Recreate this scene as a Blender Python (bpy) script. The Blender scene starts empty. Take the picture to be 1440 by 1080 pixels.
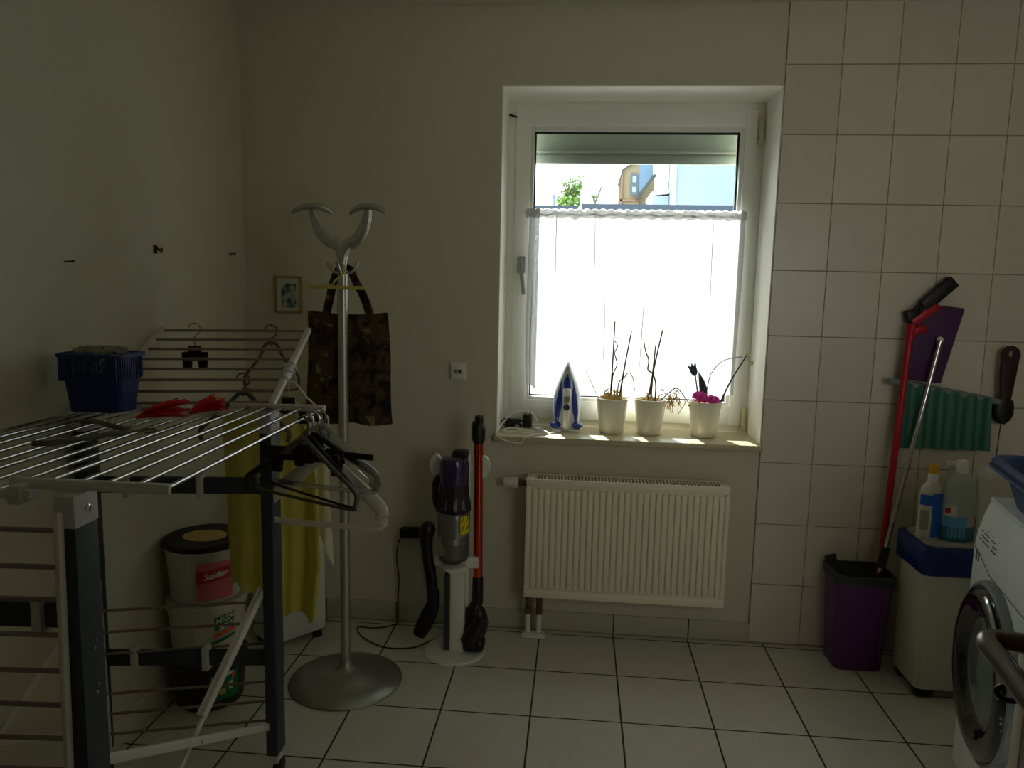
import bpy, bmesh, math, random
from mathutils import Vector, Matrix
random.seed(7)
PI = math.pi
S = bpy.context.scene
COL = S.collection
V = Vector

# ------------------------------------------------------------ materials
def lin(c):
    return tuple(((x / 12.92) if x <= .04045 else ((x + .055) / 1.055) ** 2.4) for x in c)
def rgb(r, g, b):
    return lin((r / 255, g / 255, b / 255)) + (1,)

def nodes(name):
    m = bpy.data.materials.new(name); m.use_nodes = True
    nt = m.node_tree; return m, nt, nt.nodes['Principled BSDF']

def mat(name, c, rough=.5, metal=0, noise=0, nscale=30, bump=0, bscale=200, coat=0, trans=0, ior=1.45, spec=None, sheen=0):
    m, nt, b = nodes(name)
    b.inputs['Base Color'].default_value = c
    b.inputs['Roughness'].default_value = rough
    b.inputs['Metallic'].default_value = metal
    b.inputs['Coat Weight'].default_value = coat
    b.inputs['Transmission Weight'].default_value = trans
    b.inputs['IOR'].default_value = ior
    if spec is not None: b.inputs['Specular IOR Level'].default_value = spec
    if sheen: b.inputs['Sheen Weight'].default_value = sheen
    tc = nt.nodes.new('ShaderNodeTexCoord')
    if noise:
        n = nt.nodes.new('ShaderNodeTexNoise'); n.inputs['Scale'].default_value = nscale; n.inputs['Detail'].default_value = 4
        nt.links.new(tc.outputs['Object'], n.inputs['Vector'])
        mx = nt.nodes.new('ShaderNodeMix'); mx.data_type = 'RGBA'
        mx.inputs['A'].default_value = tuple(x * (1 - noise) for x in c[:3]) + (1,)
        mx.inputs['B'].default_value = tuple(min(1, x * (1 + noise)) for x in c[:3]) + (1,)
        nt.links.new(n.outputs['Fac'], mx.inputs['Factor']); nt.links.new(mx.outputs['Result'], b.inputs['Base Color'])
    if bump:
        n = nt.nodes.new('ShaderNodeTexNoise'); n.inputs['Scale'].default_value = bscale; n.inputs['Detail'].default_value = 3
        nt.links.new(tc.outputs['Object'], n.inputs['Vector'])
        bp = nt.nodes.new('ShaderNodeBump'); bp.inputs['Strength'].default_value = bump; bp.inputs['Distance'].default_value = .002
        nt.links.new(n.outputs['Fac'], bp.inputs['Height']); nt.links.new(bp.outputs['Normal'], b.inputs['Normal'])
    return m

def tile_mat(name, ax1, s1, o1, ax2, s2, o2, c, grout, gw, rough, vary=.05, marb=.06):
    """tiles laid on a world grid: lines where (axis - offset) is a multiple of the size"""
    m, nt, b = nodes(name); N = nt.nodes.new; L = nt.links.new
    g = N('ShaderNodeNewGeometry'); sp = N('ShaderNodeSeparateXYZ'); L(g.outputs['Position'], sp.inputs[0])
    def math_(op, a, v=None):
        n = N('ShaderNodeMath'); n.operation = op
        if isinstance(a, (int, float)): n.inputs[0].default_value = a
        else: L(a, n.inputs[0])
        if v is not None:
            if isinstance(v, (int, float)): n.inputs[1].default_value = v
            else: L(v, n.inputs[1])
        return n.outputs[0]
    lines = []; ids = []
    for ax, s, o in ((ax1, s1, o1), (ax2, s2, o2)):
        t = math_('DIVIDE', math_('SUBTRACT', sp.outputs[ax], o), s)
        f = math_('FRACT', t); ids.append(math_('FLOOR', t))
        d = math_('MULTIPLY', math_('MINIMUM', f, math_('SUBTRACT', 1.0, f)), s)
        lines.append(d)
    d = math_('MINIMUM', lines[0], lines[1])
    mr = N('ShaderNodeMapRange'); mr.inputs['From Min'].default_value = gw * .45; mr.inputs['From Max'].default_value = gw * .6
    L(d, mr.inputs['Value'])
    cb = N('ShaderNodeCombineXYZ'); L(ids[0], cb.inputs[0]); L(ids[1], cb.inputs[1])
    wn = N('ShaderNodeTexWhiteNoise'); L(cb.outputs[0], wn.inputs['Vector'])
    ns = N('ShaderNodeTexNoise'); ns.inputs['Scale'].default_value = 9; ns.inputs['Detail'].default_value = 6; ns.inputs['Distortion'].default_value = 1.2
    L(g.outputs['Position'], ns.inputs['Vector'])
    k = math_('ADD', math_('MULTIPLY', math_('SUBTRACT', wn.outputs['Value'], .5), vary * 2), math_('MULTIPLY', math_('SUBTRACT', ns.outputs['Fac'], .5), marb * 2))
    k = math_('ADD', k, 1.0)
    vm = N('ShaderNodeVectorMath'); vm.operation = 'SCALE'; vm.inputs[0].default_value = c[:3]; L(k, vm.inputs['Scale'])
    mx = N('ShaderNodeMix'); mx.data_type = 'RGBA'; mx.inputs['A'].default_value = grout
    L(vm.outputs[0], mx.inputs['B']); L(mr.outputs[0], mx.inputs['Factor']); L(mx.outputs['Result'], b.inputs['Base Color'])
    rr = N('ShaderNodeMapRange'); rr.inputs['To Min'].default_value = .85; rr.inputs['To Max'].default_value = rough
    L(mr.outputs[0], rr.inputs['Value']); L(rr.outputs[0], b.inputs['Roughness'])
    bp = N('ShaderNodeBump'); bp.inputs['Strength'].default_value = .5; bp.inputs['Distance'].default_value = .0015
    L(mr.outputs[0], bp.inputs['Height']); L(bp.outputs['Normal'], b.inputs['Normal'])
    return m

M = {}
M['wall'] = mat('painted_plaster', rgb(208, 202, 184), .9, bump=.35, bscale=160, noise=.03, nscale=3)
M['wall_left'] = mat('painted_plaster_pale', rgb(206, 204, 186), .9, bump=.35, bscale=160, noise=.04, nscale=2)
M['ceiling'] = mat('ceiling_paint', rgb(214, 214, 198), .95)
M['reveal'] = mat('reveal_paint', rgb(240, 239, 230), .7, noise=.03, nscale=8)
M['tiles'] = tile_mat('wall_tiles', 0, .2, 0.0, 2, .25, .002, rgb(212, 206, 194)[:3], rgb(150, 142, 120), .0035, .28)
M['floor'] = tile_mat('floor_tiles', 0, .302, -.8487, 1, .302, -.0388, rgb(208, 206, 196)[:3], rgb(46, 50, 42), .006, .20, .03, .09)
M['skirt'] = tile_mat('skirting_tiles', 0, .304, -.546, 2, 4, -2.0, rgb(186, 184, 166)[:3], rgb(60, 58, 46), .005, .35)
M['sill'] = mat('sill_stone', rgb(198, 188, 156), .3, noise=.12, nscale=40)
M['pvc'] = mat('white_upvc', rgb(240, 240, 234), .35)
M['gasket'] = mat('black_gasket', rgb(16, 16, 18), .6)
M['shutter'] = mat('shutter_slats', rgb(196, 206, 198), .55)
M['hinge'] = mat('yellowed_plastic', rgb(206, 196, 160), .4)
M['white'] = mat('white_plastic', rgb(225, 225, 218), .35)
M['enamel'] = mat('white_enamel', rgb(214, 213, 196), .35)
M['dark'] = mat('dark_plastic', rgb(24, 24, 26), .35)
M['black'] = mat('black_plastic', rgb(12, 12, 13), .45)
M['slot'] = mat('slot_shade', rgb(22, 22, 20), .9)
M['steel'] = mat('steel_rod', rgb(190, 190, 192), .22, metal=1)
M['chrome'] = mat('chrome', rgb(215, 215, 220), .12, metal=1)
M['alu'] = mat('silver_lacquer', rgb(186, 188, 186), .32, metal=.85)
M['alu_base'] = mat('silver_lacquer_base', rgb(164, 168, 164), .38, metal=.8)
M['anthracite'] = mat('anthracite_paint', rgb(52, 60, 66), .5)
M['rail'] = mat('rack_white_plastic', rgb(212, 208, 204), .45)
M['cap'] = mat('rack_cap_grey', rgb(196, 194, 200), .5)
M['rodbrown'] = mat('shaded_rod', rgb(136, 120, 116), .4)  # brown tone carries the shade of the unlit hanging rods
M['blue_basket'] = mat('blue_basket_plastic', rgb(16, 34, 100), .45)
M['red'] = mat('orange_red_mesh', rgb(214, 34, 18), .7)
M['peg_white'] = mat('peg_white', rgb(205, 205, 200), .5)
M['peg_red'] = mat('peg_red', rgb(150, 30, 50), .5)
M['grey_plastic'] = mat('grey_hanger_plastic', rgb(92, 88, 80), .4)
M['clear'] = mat('clear_plastic', rgb(225, 232, 225), .08, trans=.75, ior=1.2)
M['yellow'] = mat('yellow_cotton', rgb(234, 222, 112), .9, noise=.06, nscale=12, bump=.3, bscale=500)
M['whitecloth'] = mat('white_cotton', rgb(212, 208, 196), .9, bump=.3, bscale=500)
M['yhanger'] = mat('dull_yellow_plastic', rgb(196, 180, 96), .5)
M['radiator'] = mat('radiator_enamel', rgb(234, 230, 208), .3)
M['copper'] = mat('brass_fitting', rgb(110, 98, 78), .4, metal=.6)
M['pot'] = mat('glazed_white_ceramic', rgb(232, 228, 214), .22, coat=.4)
M['bark'] = mat('dry_bark', rgb(206, 176, 112), .9, noise=.3, nscale=60)
M['stem'] = mat('dried_stem', rgb(96, 66, 62), .7, noise=.2, nscale=50)
M['greenstem'] = mat('green_stem', rgb(92, 118, 84), .6)
M['pink'] = mat('pink_petal', rgb(238, 84, 196), .6)
M['leafdark'] = mat('dark_dried_leaf', rgb(56, 64, 58), .6)
M['tulip'] = mat('dark_teal_wood', rgb(24, 66, 92), .5)
M['bud'] = mat('flower_bud', rgb(196, 200, 148), .6)
M['ironblue'] = mat('iron_blue', rgb(30, 58, 158), .2, coat=.4)
M['ironpale'] = mat('iron_pale_shell', rgb(206, 214, 220), .25)
M['ironwhite'] = mat('iron_white', rgb(232, 232, 228), .25)
M['display'] = mat('display_grey', rgb(150, 148, 140), .4, noise=.35, nscale=300)
M['cable_black'] = mat('cable_black', rgb(14, 14, 14), .5)
M['cable_white'] = mat('cable_white', rgb(225, 224, 216), .6)
M['purple'] = mat('purple_plastic', rgb(98, 48, 112), .45)
M['purple_metal'] = mat('purple_lacquer', rgb(40, 26, 78), .2, coat=.6)
M['cyclone'] = mat('cyclone_grey', rgb(50, 48, 56), .25, metal=.5)
M['bin'] = mat('smoky_bin', rgb(190, 190, 186), .06, trans=.85, ior=1.15, coat=.5)
M['warn'] = mat('yellow_sticker', rgb(222, 204, 20), .5)
M['redtube'] = mat('copper_red_tube', rgb(220, 78, 44), .18, metal=1)
M['redpole'] = mat('red_pole', rgb(176, 20, 36), .35)
M['bucket_rim'] = mat('bucket_rim_grey', rgb(52, 56, 60), .5)
M['chest'] = mat('chest_white', rgb(206, 204, 190), .4)
M['chest_blue'] = mat('chest_blue', rgb(20, 44, 112), .4)
M['chest_top'] = mat('chest_top_grey', rgb(168, 166, 160), .5)
M['bottle_clear'] = mat('milky_bottle', rgb(196, 206, 204), .3, trans=.3)
M['bottle_white'] = mat('white_bottle', rgb(206, 206, 196), .4)
M['cap_yellow'] = mat('yellow_cap', rgb(226, 166, 24), .4)
M['lab_blue'] = mat('label_blue', rgb(30, 96, 196), .4)
M['lab_light'] = mat('label_light_blue', rgb(96, 164, 214), .4)
M['lab_white'] = mat('label_white', rgb(210, 210, 200), .5)
M['lab_red'] = mat('label_red', rgb(196, 40, 40), .5)
M['lab_pink'] = mat('label_pink', rgb(216, 110, 130), .5)
M['lab_green'] = mat('label_green', rgb(28, 112, 66), .5)
M['lab_orange'] = mat('label_orange', rgb(226, 100, 44), .5)
M['ink_white'] = mat('ink_white', rgb(236, 236, 226), .5)
M['ink_grey'] = mat('ink_grey', rgb(90, 92, 92), .5)
M['darkbucket'] = mat('dark_bucket', rgb(36, 36, 34), .5)
M['machine'] = mat('machine_enamel', rgb(236, 241, 244), .28, coat=.3)
M['machine_grey'] = mat('machine_grey', rgb(126, 136, 138), .3)
M['porthole'] = mat('porthole_dark', rgb(20, 18, 26), .08, coat=.6)
M['bowl'] = mat('porthole_bowl', rgb(96, 110, 108), .12, coat=.5)
M['laundry_blue'] = mat('laundry_basket_blue', rgb(46, 72, 122), .4)
M['peach'] = mat('peach_towel', rgb(240, 186, 140), .95, noise=.12, nscale=40, bump=.6, bscale=200)
M['brush'] = mat('dark_red_brush', rgb(44, 14, 16), .5)
M['wood_door'] = mat('brown_door_wood', rgb(112, 66, 36), .5, noise=.2, nscale=18)
M['door_edge'] = mat('white_door_lipping', rgb(222, 216, 200), .7, bump=.6, bscale=120)
M['handle'] = mat('dark_bronze', rgb(128, 124, 122), .22, metal=.7)
M['iron_black'] = mat('key_iron', rgb(30, 24, 22), .4, metal=.6)
M['frame_wood'] = mat('picture_frame_wood', rgb(164, 134, 82), .5)
M['hook'] = mat('old_nail', rgb(60, 44, 34), .5, metal=.4)
M['backing'] = mat('zinc', rgb(150, 150, 148), .4, metal=.7)

def fabric_bag():
    m, nt, b = nodes('dark_floral_fabric'); N = nt.nodes.new; L = nt.links.new
    tc = N('ShaderNodeTexCoord')
    n = N('ShaderNodeTexNoise'); n.inputs['Scale'].default_value = 17; n.inputs['Detail'].default_value = 7; n.inputs['Roughness'].default_value = .65; n.inputs['Distortion'].default_value = .6
    L(tc.outputs['Object'], n.inputs['Vector'])
    r = N('ShaderNodeValToRGB'); e = r.color_ramp.elements
    e[0].position = .40; e[0].color = rgb(12, 11, 9); e[1].position = .68; e[1].color = rgb(150, 124, 84)
    for p, c in ((.46, rgb(34, 24, 18)), (.54, rgb(84, 62, 38)), (.58, rgb(44, 44, 26))):
        q = e.new(p); q.color = c
    L(n.outputs['Fac'], r.inputs['Fac']); L(r.outputs['Color'], b.inputs['Base Color']); b.inputs['Roughness'].default_value = .95
    return m
M['bag'] = fabric_bag()

def stripe_mat():
    m, nt, b = nodes('teal_striped_cloth'); N = nt.nodes.new; L = nt.links.new
    tc = N('ShaderNodeTexCoord'); w = N('ShaderNodeTexWave'); w.wave_type = 'BANDS'; w.bands_direction = 'X'
    w.inputs['Scale'].default_value = 9; w.inputs['Distortion'].default_value = .6
    L(tc.outputs['Object'], w.inputs['Vector'])
    mx = N('ShaderNodeMix'); mx.data_type = 'RGBA'; mx.inputs['A'].default_value = rgb(38, 96, 92); mx.inputs['B'].default_value = rgb(80, 128, 106)
    L(w.outputs['Fac'], mx.inputs['Factor']); L(mx.outputs['Result'], b.inputs['Base Color']); b.inputs['Roughness'].default_value = .9
    return m
M['teal'] = stripe_mat()

def picture_mat():
    m, nt, b = nodes('faded_landscape_print'); N = nt.nodes.new; L = nt.links.new
    tc = N('ShaderNodeTexCoord'); n = N('ShaderNodeTexNoise'); n.inputs['Scale'].default_value = 38; n.inputs['Detail'].default_value = 5
    L(tc.outputs['Object'], n.inputs['Vector'])
    r = N('ShaderNodeValToRGB'); e = r.color_ramp.elements
    e[0].position = .42; e[0].color = rgb(42, 84, 96); e[1].position = .6; e[1].color = rgb(196, 200, 178)
    L(n.outputs['Fac'], r.inputs['Fac']); L(r.outputs['Color'], b.inputs['Base Color']); b.inputs['Roughness'].default_value = .5
    return m
M['print'] = picture_mat()

def sheer_mat():
    m = bpy.data.materials.new('sheer_net_curtain'); m.use_nodes = True; nt = m.node_tree; nt.nodes.clear(); N = nt.nodes.new; L = nt.links.new
    out = N('ShaderNodeOutputMaterial')
    tr = N('ShaderNodeBsdfTransparent'); tl = N('ShaderNodeBsdfTranslucent'); df = N('ShaderNodeBsdfDiffuse')
    tl.inputs['Color'].default_value = (.34, .34, .34, 1); df.inputs['Color'].default_value = (.86, .86, .86, 1)
    m1 = N('ShaderNodeMixShader'); m1.inputs[0].default_value = .35; L(tl.outputs[0], m1.inputs[1]); L(df.outputs[0], m1.inputs[2])
    # lace pattern near the side hems
    tc = N('ShaderNodeTexCoord'); sp = N('ShaderNodeSeparateXYZ'); L(tc.outputs['Object'], sp.inputs[0])
    vo = N('ShaderNodeTexVoronoi'); vo.feature = 'DISTANCE_TO_EDGE'; vo.inputs['Scale'].default_value = 55; L(tc.outputs['Object'], vo.inputs['Vector'])
    lace = N('ShaderNodeMath'); lace.operation = 'LESS_THAN'; lace.inputs[1].default_value = .16; L(vo.outputs['Distance'], lace.inputs[0])
    side = N('ShaderNodeMath'); side.operation = 'GREATER_THAN'; side.inputs[1].default_value = .395
    ab = N('ShaderNodeMath'); ab.operation = 'ABSOLUTE'; L(sp.outputs[0], ab.inputs[0]); L(ab.outputs[0], side.inputs[0])
    ml = N('ShaderNodeMath'); ml.operation = 'MULTIPLY'; L(lace.outputs[0], ml.inputs[0]); L(side.outputs[0], ml.inputs[1])
    mr = N('ShaderNodeMapRange'); mr.inputs['To Min'].default_value = .90; mr.inputs['To Max'].default_value = .97; L(ml.outputs[0], mr.inputs['Value'])
    m2 = N('ShaderNodeMixShader'); L(mr.outputs[0], m2.inputs[0]); L(tr.outputs[0], m2.inputs[1]); L(m1.outputs[0], m2.inputs[2])
    L(m2.outputs[0], out.inputs[0]); return m
M['sheer'] = sheer_mat()

def pane_mat():
    m = bpy.data.materials.new('window_glass'); m.use_nodes = True; nt = m.node_tree; nt.nodes.clear(); N = nt.nodes.new; L = nt.links.new
    out = N('ShaderNodeOutputMaterial'); tr = N('ShaderNodeBsdfTransparent'); tr.inputs['Color'].default_value = (.94, .97, .96, 1)
    gl = N('ShaderNodeBsdfGlossy'); gl.inputs['Roughness'].default_value = .02
    fr = N('ShaderNodeFresnel'); fr.inputs['IOR'].default_value = 1.35
    mx = N('ShaderNodeMixShader'); L(fr.outputs[0], mx.inputs[0]); L(tr.outputs[0], mx.inputs[1]); L(gl.outputs[0], mx.inputs[2]); L(mx.outputs[0], out.inputs[0])
    return m
M['glass'] = pane_mat()

# ------------------------------------------------------------ mesh builder
class B:
    def __init__(s): s.bm = bmesh.new()
    def box(s, x0, x1, y0, y1, z0, z1, bev=0, seg=2, mtx=None):
        r = bmesh.ops.create_cube(s.bm, size=1)
        vs = r['verts']
        for v in vs: v.co = V(((x0 + x1) / 2 + v.co.x * (x1 - x0), (y0 + y1) / 2 + v.co.y * (y1 - y0), (z0 + z1) / 2 + v.co.z * (z1 - z0)))
        if bev > 0:
            es = list({e for v in vs for e in v.link_edges})
            q = bmesh.ops.bevel(s.bm, geom=es, offset=min(bev, abs(x1 - x0) * .45, abs(y1 - y0) * .45, abs(z1 - z0) * .45), segments=seg, profile=.5, affect='EDGES')
            vs = list({v for f in q['faces'] for v in f.verts} | {v for v in vs if v.is_valid})
        if mtx is not None:
            for v in vs: v.co = mtx @ v.co
        return s
    def obox(s, c, ex, ey, ez, sx, sy, sz, bev=0):
        """box centred at c with its own axes"""
        m = Matrix((ex, ey, ez)).transposed().to_4x4(); m.translation = V(c)
        return s.box(-sx / 2, sx / 2, -sy / 2, sy / 2, -sz / 2, sz / 2, bev, 2, m)
    def bar(s, a, b, w, h, up=(0, 0, 1), bev=0):
        a, b = V(a), V(b); d = (b - a); L = d.length; d.normalize()
        u = V(up); u = (u - d * u.dot(d)).normalized(); r = d.cross(u)
        return s.obox((a + b) / 2, d, r, u, L, w, h, bev)
    def sweep(s, pts, rx, ry=None, n=10, up=None, closed=False, cap=True):
        pts = [V(p) for p in pts]; k = len(pts)
        def fit(a):
            if not isinstance(a, (list, tuple)): return [a] * k
            if len(a) == k: return list(a)
            out = []
            for i in range(k):
                t = i / max(1, k - 1) * (len(a) - 1); j = min(int(t), len(a) - 2); out.append(a[j] + (a[j + 1] - a[j]) * (t - j))
            return out
        rx = fit(rx); ry = rx if ry is None else fit(ry)
        rings = []; pu = None
        for i, p in enumerate(pts):
            if closed: t = pts[(i + 1) % k] - pts[i - 1]
            else: t = pts[min(i + 1, k - 1)] - pts[max(i - 1, 0)]
            if t.length < 1e-9: t = V((0, 0, 1))
            t.normalize()
            if pu is None:
                u = V(up) if up else (V((0, 0, 1)) if abs(t.z) < .9 else V((1, 0, 0)))
            else: u = V(up) if up else pu
            u = u - t * u.dot(t)
            if u.length < 1e-6: u = V((1, 0, 0)) - t * t.x
            u.normalize(); w = t.cross(u); pu = u
            rings.append([s.bm.verts.new(p + w * math.cos(2 * PI * j / n) * rx[i] + u * math.sin(2 * PI * j / n) * ry[i]) for j in range(n)])
        m = k if closed else k - 1
        for i in range(m):
            a, b = rings[i], rings[(i + 1) % k]
            for j in range(n): s.bm.faces.new((a[j], a[(j + 1) % n], b[(j + 1) % n], b[j]))
        if cap and not closed: s.bm.faces.new(rings[0][::-1]); s.bm.faces.new(rings[-1])
        return s
    def lathe(s, c, prof, n=32, axis='z', mod=None, cap=True, sx=1, sy=1):
        """prof: list of (r, h)"""
        c = V(c); rings = []
        for r, h in prof:
            ring = []
            for j in range(n):
                a = 2 * PI * j / n; q = r * (mod(a, h) if mod else 1)
                x, y = q * math.cos(a) * sx, q * math.sin(a) * sy
                o = V((x, y, h)) if axis == 'z' else (V((h, x, y)) if axis == 'x' else V((x, h, y)))
                ring.append(s.bm.verts.new(c + o))
            rings.append(ring)
        for i in range(len(rings) - 1):
            a, b = rings[i], rings[i + 1]
            for j in range(n): s.bm.faces.new((a[j], a[(j + 1) % n], b[(j + 1) % n], b[j]))
        if cap: s.bm.faces.new(rings[0][::-1]); s.bm.faces.new(rings[-1])
        return s
    def prism(s, poly, d, bev=0):
        """poly: list of 3D points (planar), extruded by vector d"""
        d = V(d); a = [s.bm.verts.new(V(p)) for p in poly]; b = [s.bm.verts.new(V(p) + d) for p in poly]
        n = len(poly); s.bm.faces.new(a[::-1]); s.bm.faces.new(b)
        for i in range(n): s.bm.faces.new((a[i], a[(i + 1) % n], b[(i + 1) % n], b[i]))
        return s
    def loft(s, rings, cap=True):
        rs = [[s.bm.verts.new(V(p)) for p in r] for r in rings]; n = len(rs[0])
        for i in range(len(rs) - 1):
            for j in range(n): s.bm.faces.new((rs[i][j], rs[i][(j + 1) % n], rs[i + 1][(j + 1) % n], rs[i + 1][j]))
        if cap: s.bm.faces.new(rs[0][::-1]); s.bm.faces.new(rs[-1])
        return s
    def ball(s, c, rx, ry=None, rz=None, n=12, rot=None):
        ry = ry or rx; rz = rz or rx
        r = bmesh.ops.create_uvsphere(s.bm, u_segments=n * 2, v_segments=n, radius=1)
        m = (rot or Matrix.Identity(3))
        for v in r['verts']: v.co = m @ V((v.co.x * rx, v.co.y * ry, v.co.z * rz)) + V(c)
        return s
    def grid(s, f, nu, nv, th=0):
        """surface f(u,v), u,v in 0..1; th gives it a thickness along the normal"""
        vs = [[s.bm.verts.new(V(f(i / nu, j / nv))) for j in range(nv + 1)] for i in range(nu + 1)]
        fs = []
        for i in range(nu):
            for j in range(nv): fs.append(s.bm.faces.new((vs[i][j], vs[i + 1][j], vs[i + 1][j + 1], vs[i][j + 1])))
        if th:
            bmesh.ops.recalc_face_normals(s.bm, faces=fs)
            bmesh.ops.solidify(s.bm, geom=fs, thickness=th)
        return s
    def mesh_from(s, me, f):
        vs = [s.bm.verts.new(V(f(v.co))) for v in me.vertices]
        for p in me.polygons:
            try: s.bm.faces.new([vs[i] for i in p.vertices])
            except ValueError: pass
        return s

OFF = {}
def put(b, name, m, parent=None, at=None, angle=38, label=None):
    """link a builder as one mesh object; vertices are given in world coordinates"""
    off = OFF[parent.name] if parent else V(at or (0, 0, 0))
    bm = b.bm
    bmesh.ops.recalc_face_normals(bm, faces=bm.faces)
    for v in bm.verts: v.co -= off
    ca = math.radians(angle)
    for e in bm.edges:
        if len(e.link_faces) == 2 and e.calc_face_angle(0) > ca: e.smooth = False
    for f in bm.faces: f.smooth = True
    me = bpy.data.meshes.new(name); bm.to_mesh(me); bm.free()
    me.materials.append(M[m] if isinstance(m, str) else m)
    o = bpy.data.objects.new(name, me); COL.objects.link(o)
    if parent: o.parent = parent
    else: o.location = off
    OFF[o.name] = off
    if label: o['label'] = label
    return o

def thing(name, label, cat, loc, group=None, kind=None):
    o = bpy.data.objects.new(name, None); COL.objects.link(o); o.location = loc; o.empty_display_size = .05
    OFF[o.name] = V(loc)
    if label: o['label'] = label
    if cat: o['category'] = cat
    if group: o['group'] = group
    if kind: o['kind'] = kind
    return o
def tag(o, label, cat, group=None):
    o['label'] = label; o['category'] = cat
    if group: o['group'] = group
    return o
def struct(o): o['kind'] = 'structure'; return o
def copy_tree(o, parent=None):
    c = o.copy(); COL.objects.link(c); OFF[c.name] = OFF[o.name]
    if parent: c.parent = parent
    for ch in list(o.children): copy_tree(ch, c)
    return c

def arc(c, r, a0, a1, n, plane='xz'):
    out = []
    for i in range(n + 1):
        a = math.radians(a0 + (a1 - a0) * i / n); x, y = r * math.cos(a), r * math.sin(a)
        out.append(V(c) + (V((x, 0, y)) if plane == 'xz' else V((0, x, y)) if plane == 'yz' else V((x, y, 0))))
    return out
def smooth_path(p, n=6):
    p = [V(q) for q in p]; out = []
    for i in range(len(p) - 1):
        a = p[max(i - 1, 0)]; b = p[i]; c = p[i + 1]; d = p[min(i + 2, len(p) - 1)]
        for k in range(n):
            t = k / n
            out.append(.5 * ((2 * b) + (c - a) * t + (2 * a - 5 * b + 4 * c - d) * t * t + (3 * b - a - 3 * c + d) * t ** 3))
    out.append(p[-1]); return out
def text_mesh(txt, size, shear=0, bold=.0):
    cu = bpy.data.curves.new('lettering', 'FONT'); cu.body = txt; cu.size = size; cu.align_x = 'CENTER'; cu.align_y = 'CENTER'; cu.shear = shear; cu.offset = bold
    cu.resolution_u = 3
    o = bpy.data.objects.new('lettering', cu); COL.objects.link(o); bpy.context.view_layer.update()
    me = bpy.data.meshes.new_from_object(o.evaluated_get(bpy.context.evaluated_depsgraph_get()))
    bpy.data.objects.remove(o); bpy.data.curves.remove(cu); return me

# ------------------------------------------------------------ room shell
H = 2.47; XL = -2.09; XR = 1.25; YF = -3.06
WX0, WX1, WZ0, WZ1 = -1.05, 0.0, .822, 2.18
b = B(); b.box(XL - .2, XR + .2, YF - .2, .42, -.1, 0)
struct(put(b, 'floor', 'floor'))
b = B(); b.box(XL - .2, XR + .2, YF - .2, .42, H, H + .15)
struct(put(b, 'ceiling', 'ceiling'))
b = B()
b.box(XL - .2, WX0, 0, .42, 0, H); b.box(WX1, XR + .2, 0, .42, 0, H); b.box(WX0, WX1, 0, .42, 0, WZ0 - .025); b.box(WX0, WX1, 0, .42, WZ1, H)
wb = struct(put(b, 'wall_back', 'wall'))
# painted reveal lining of the window recess
b = B()
b.box(WX0, WX0 + .004, -.001, .249, WZ0, WZ1); b.box(WX1 - .004, WX1, -.001, .249, WZ0, WZ1); b.box(WX0, WX1, -.001, .249, WZ1 - .004, WZ1)
put(b, 'reveal_lining', 'reveal', wb)
b = B(); b.box(0.0, XR, -.006, -.0001, 0, H)
put(b, 'tile_panel', 'tiles', wb)
b = B(); b.box(XL - .2, XL, YF - .2, 0, 0, H); struct(put(b, 'wall_left', 'wall_left'))
b = B(); b.box(XR, XR + .2, YF - .2, 0, 0, H); struct(put(b, 'wall_right', 'wall'))
DX0, DX1 = -1.40, -.46
b = B(); b.box(XL, DX0, YF - .12, YF, 0, H); b.box(DX1, XR, YF - .12, YF, 0, H); b.box(DX0, DX1, YF - .12, YF, 2.04, H)
b.box(DX0 - .2, DX1 + .2, YF - 1.3, YF - 1.2, 0, H); b.box(DX0 - .3, DX0 - .2, YF - 1.3, YF - .12, 0, H); b.box(DX1 + .2, DX1 + .3, YF - 1.3, YF - .12, 0, H); b.box(DX0 - .3, DX1 + .3, YF - 1.3, YF - .12, H, H + .1); b.box(DX0 - .3, DX1 + .3, YF - 1.3, YF - .2, -.1, 0)
struct(put(b, 'wall_front', 'wall'))
b = B(); b.box(XL, -.0005, -.009, -.0002, 0, .084, .001); struct(put(b, 'baseboard_back', 'skirt'))
b = B(); b.box(XL, XL + .009, YF, -.009, 0, .084, .001); struct(put(b, 'baseboard_left', 'enamel'))
b = B(); b.box(XL, XR, -.012, -.006, 0, .006); b.box(-.002, .0015, -.0066, -.0005, .084, WZ0 - .03); struct(put(b, 'trim_2', mat('silicone_joint', rgb(150, 144, 124), .7)))
b = B(); b.box(WX0 - .006, WX1 + .004, -.03, .25, WZ0 - .024, WZ0, .004); struct(put(b, 'trim_1', 'sill'))

# ------------------------------------------------------------ window
win = thing('window_1', None, None, (-.525, .28, WZ0), kind='structure')
FY0, FY1 = .25, .32
b = B()
b.box(WX0, WX0 + .055, FY0, FY1, WZ0, WZ1); b.box(WX1 - .055, WX1, FY0, FY1, WZ0, WZ1)
b.box(WX0 + .055, WX1 - .055, FY0, FY1, WZ1 - .05, WZ1); b.box(WX0 + .055, WX1 - .055, FY0, FY1, WZ0, WZ0 + .045)
put(b, 'window_frame', 'pvc', win)
SX0, SX1, SZ0, SZ1 = -1.014, -.036, .853, 2.145
GX0, GX1, GZ0, GZ1 = -.937, -.098, .948, 2.062
SY = .232
b = B()
b.box(SX0, GX0 - .014, SY, .31, SZ0, SZ1, .004); b.box(GX1 + .014, SX1, SY, .31, SZ0, SZ1, .004)
b.box(GX0 - .015, GX1 + .015, SY, .31, GZ1 + .014, SZ1, .004); b.box(GX0 - .015, GX1 + .015, SY, .31, SZ0, GZ0 - .014, .004)
sash = put(b, 'sash', 'pvc', win)
b = B()
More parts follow.
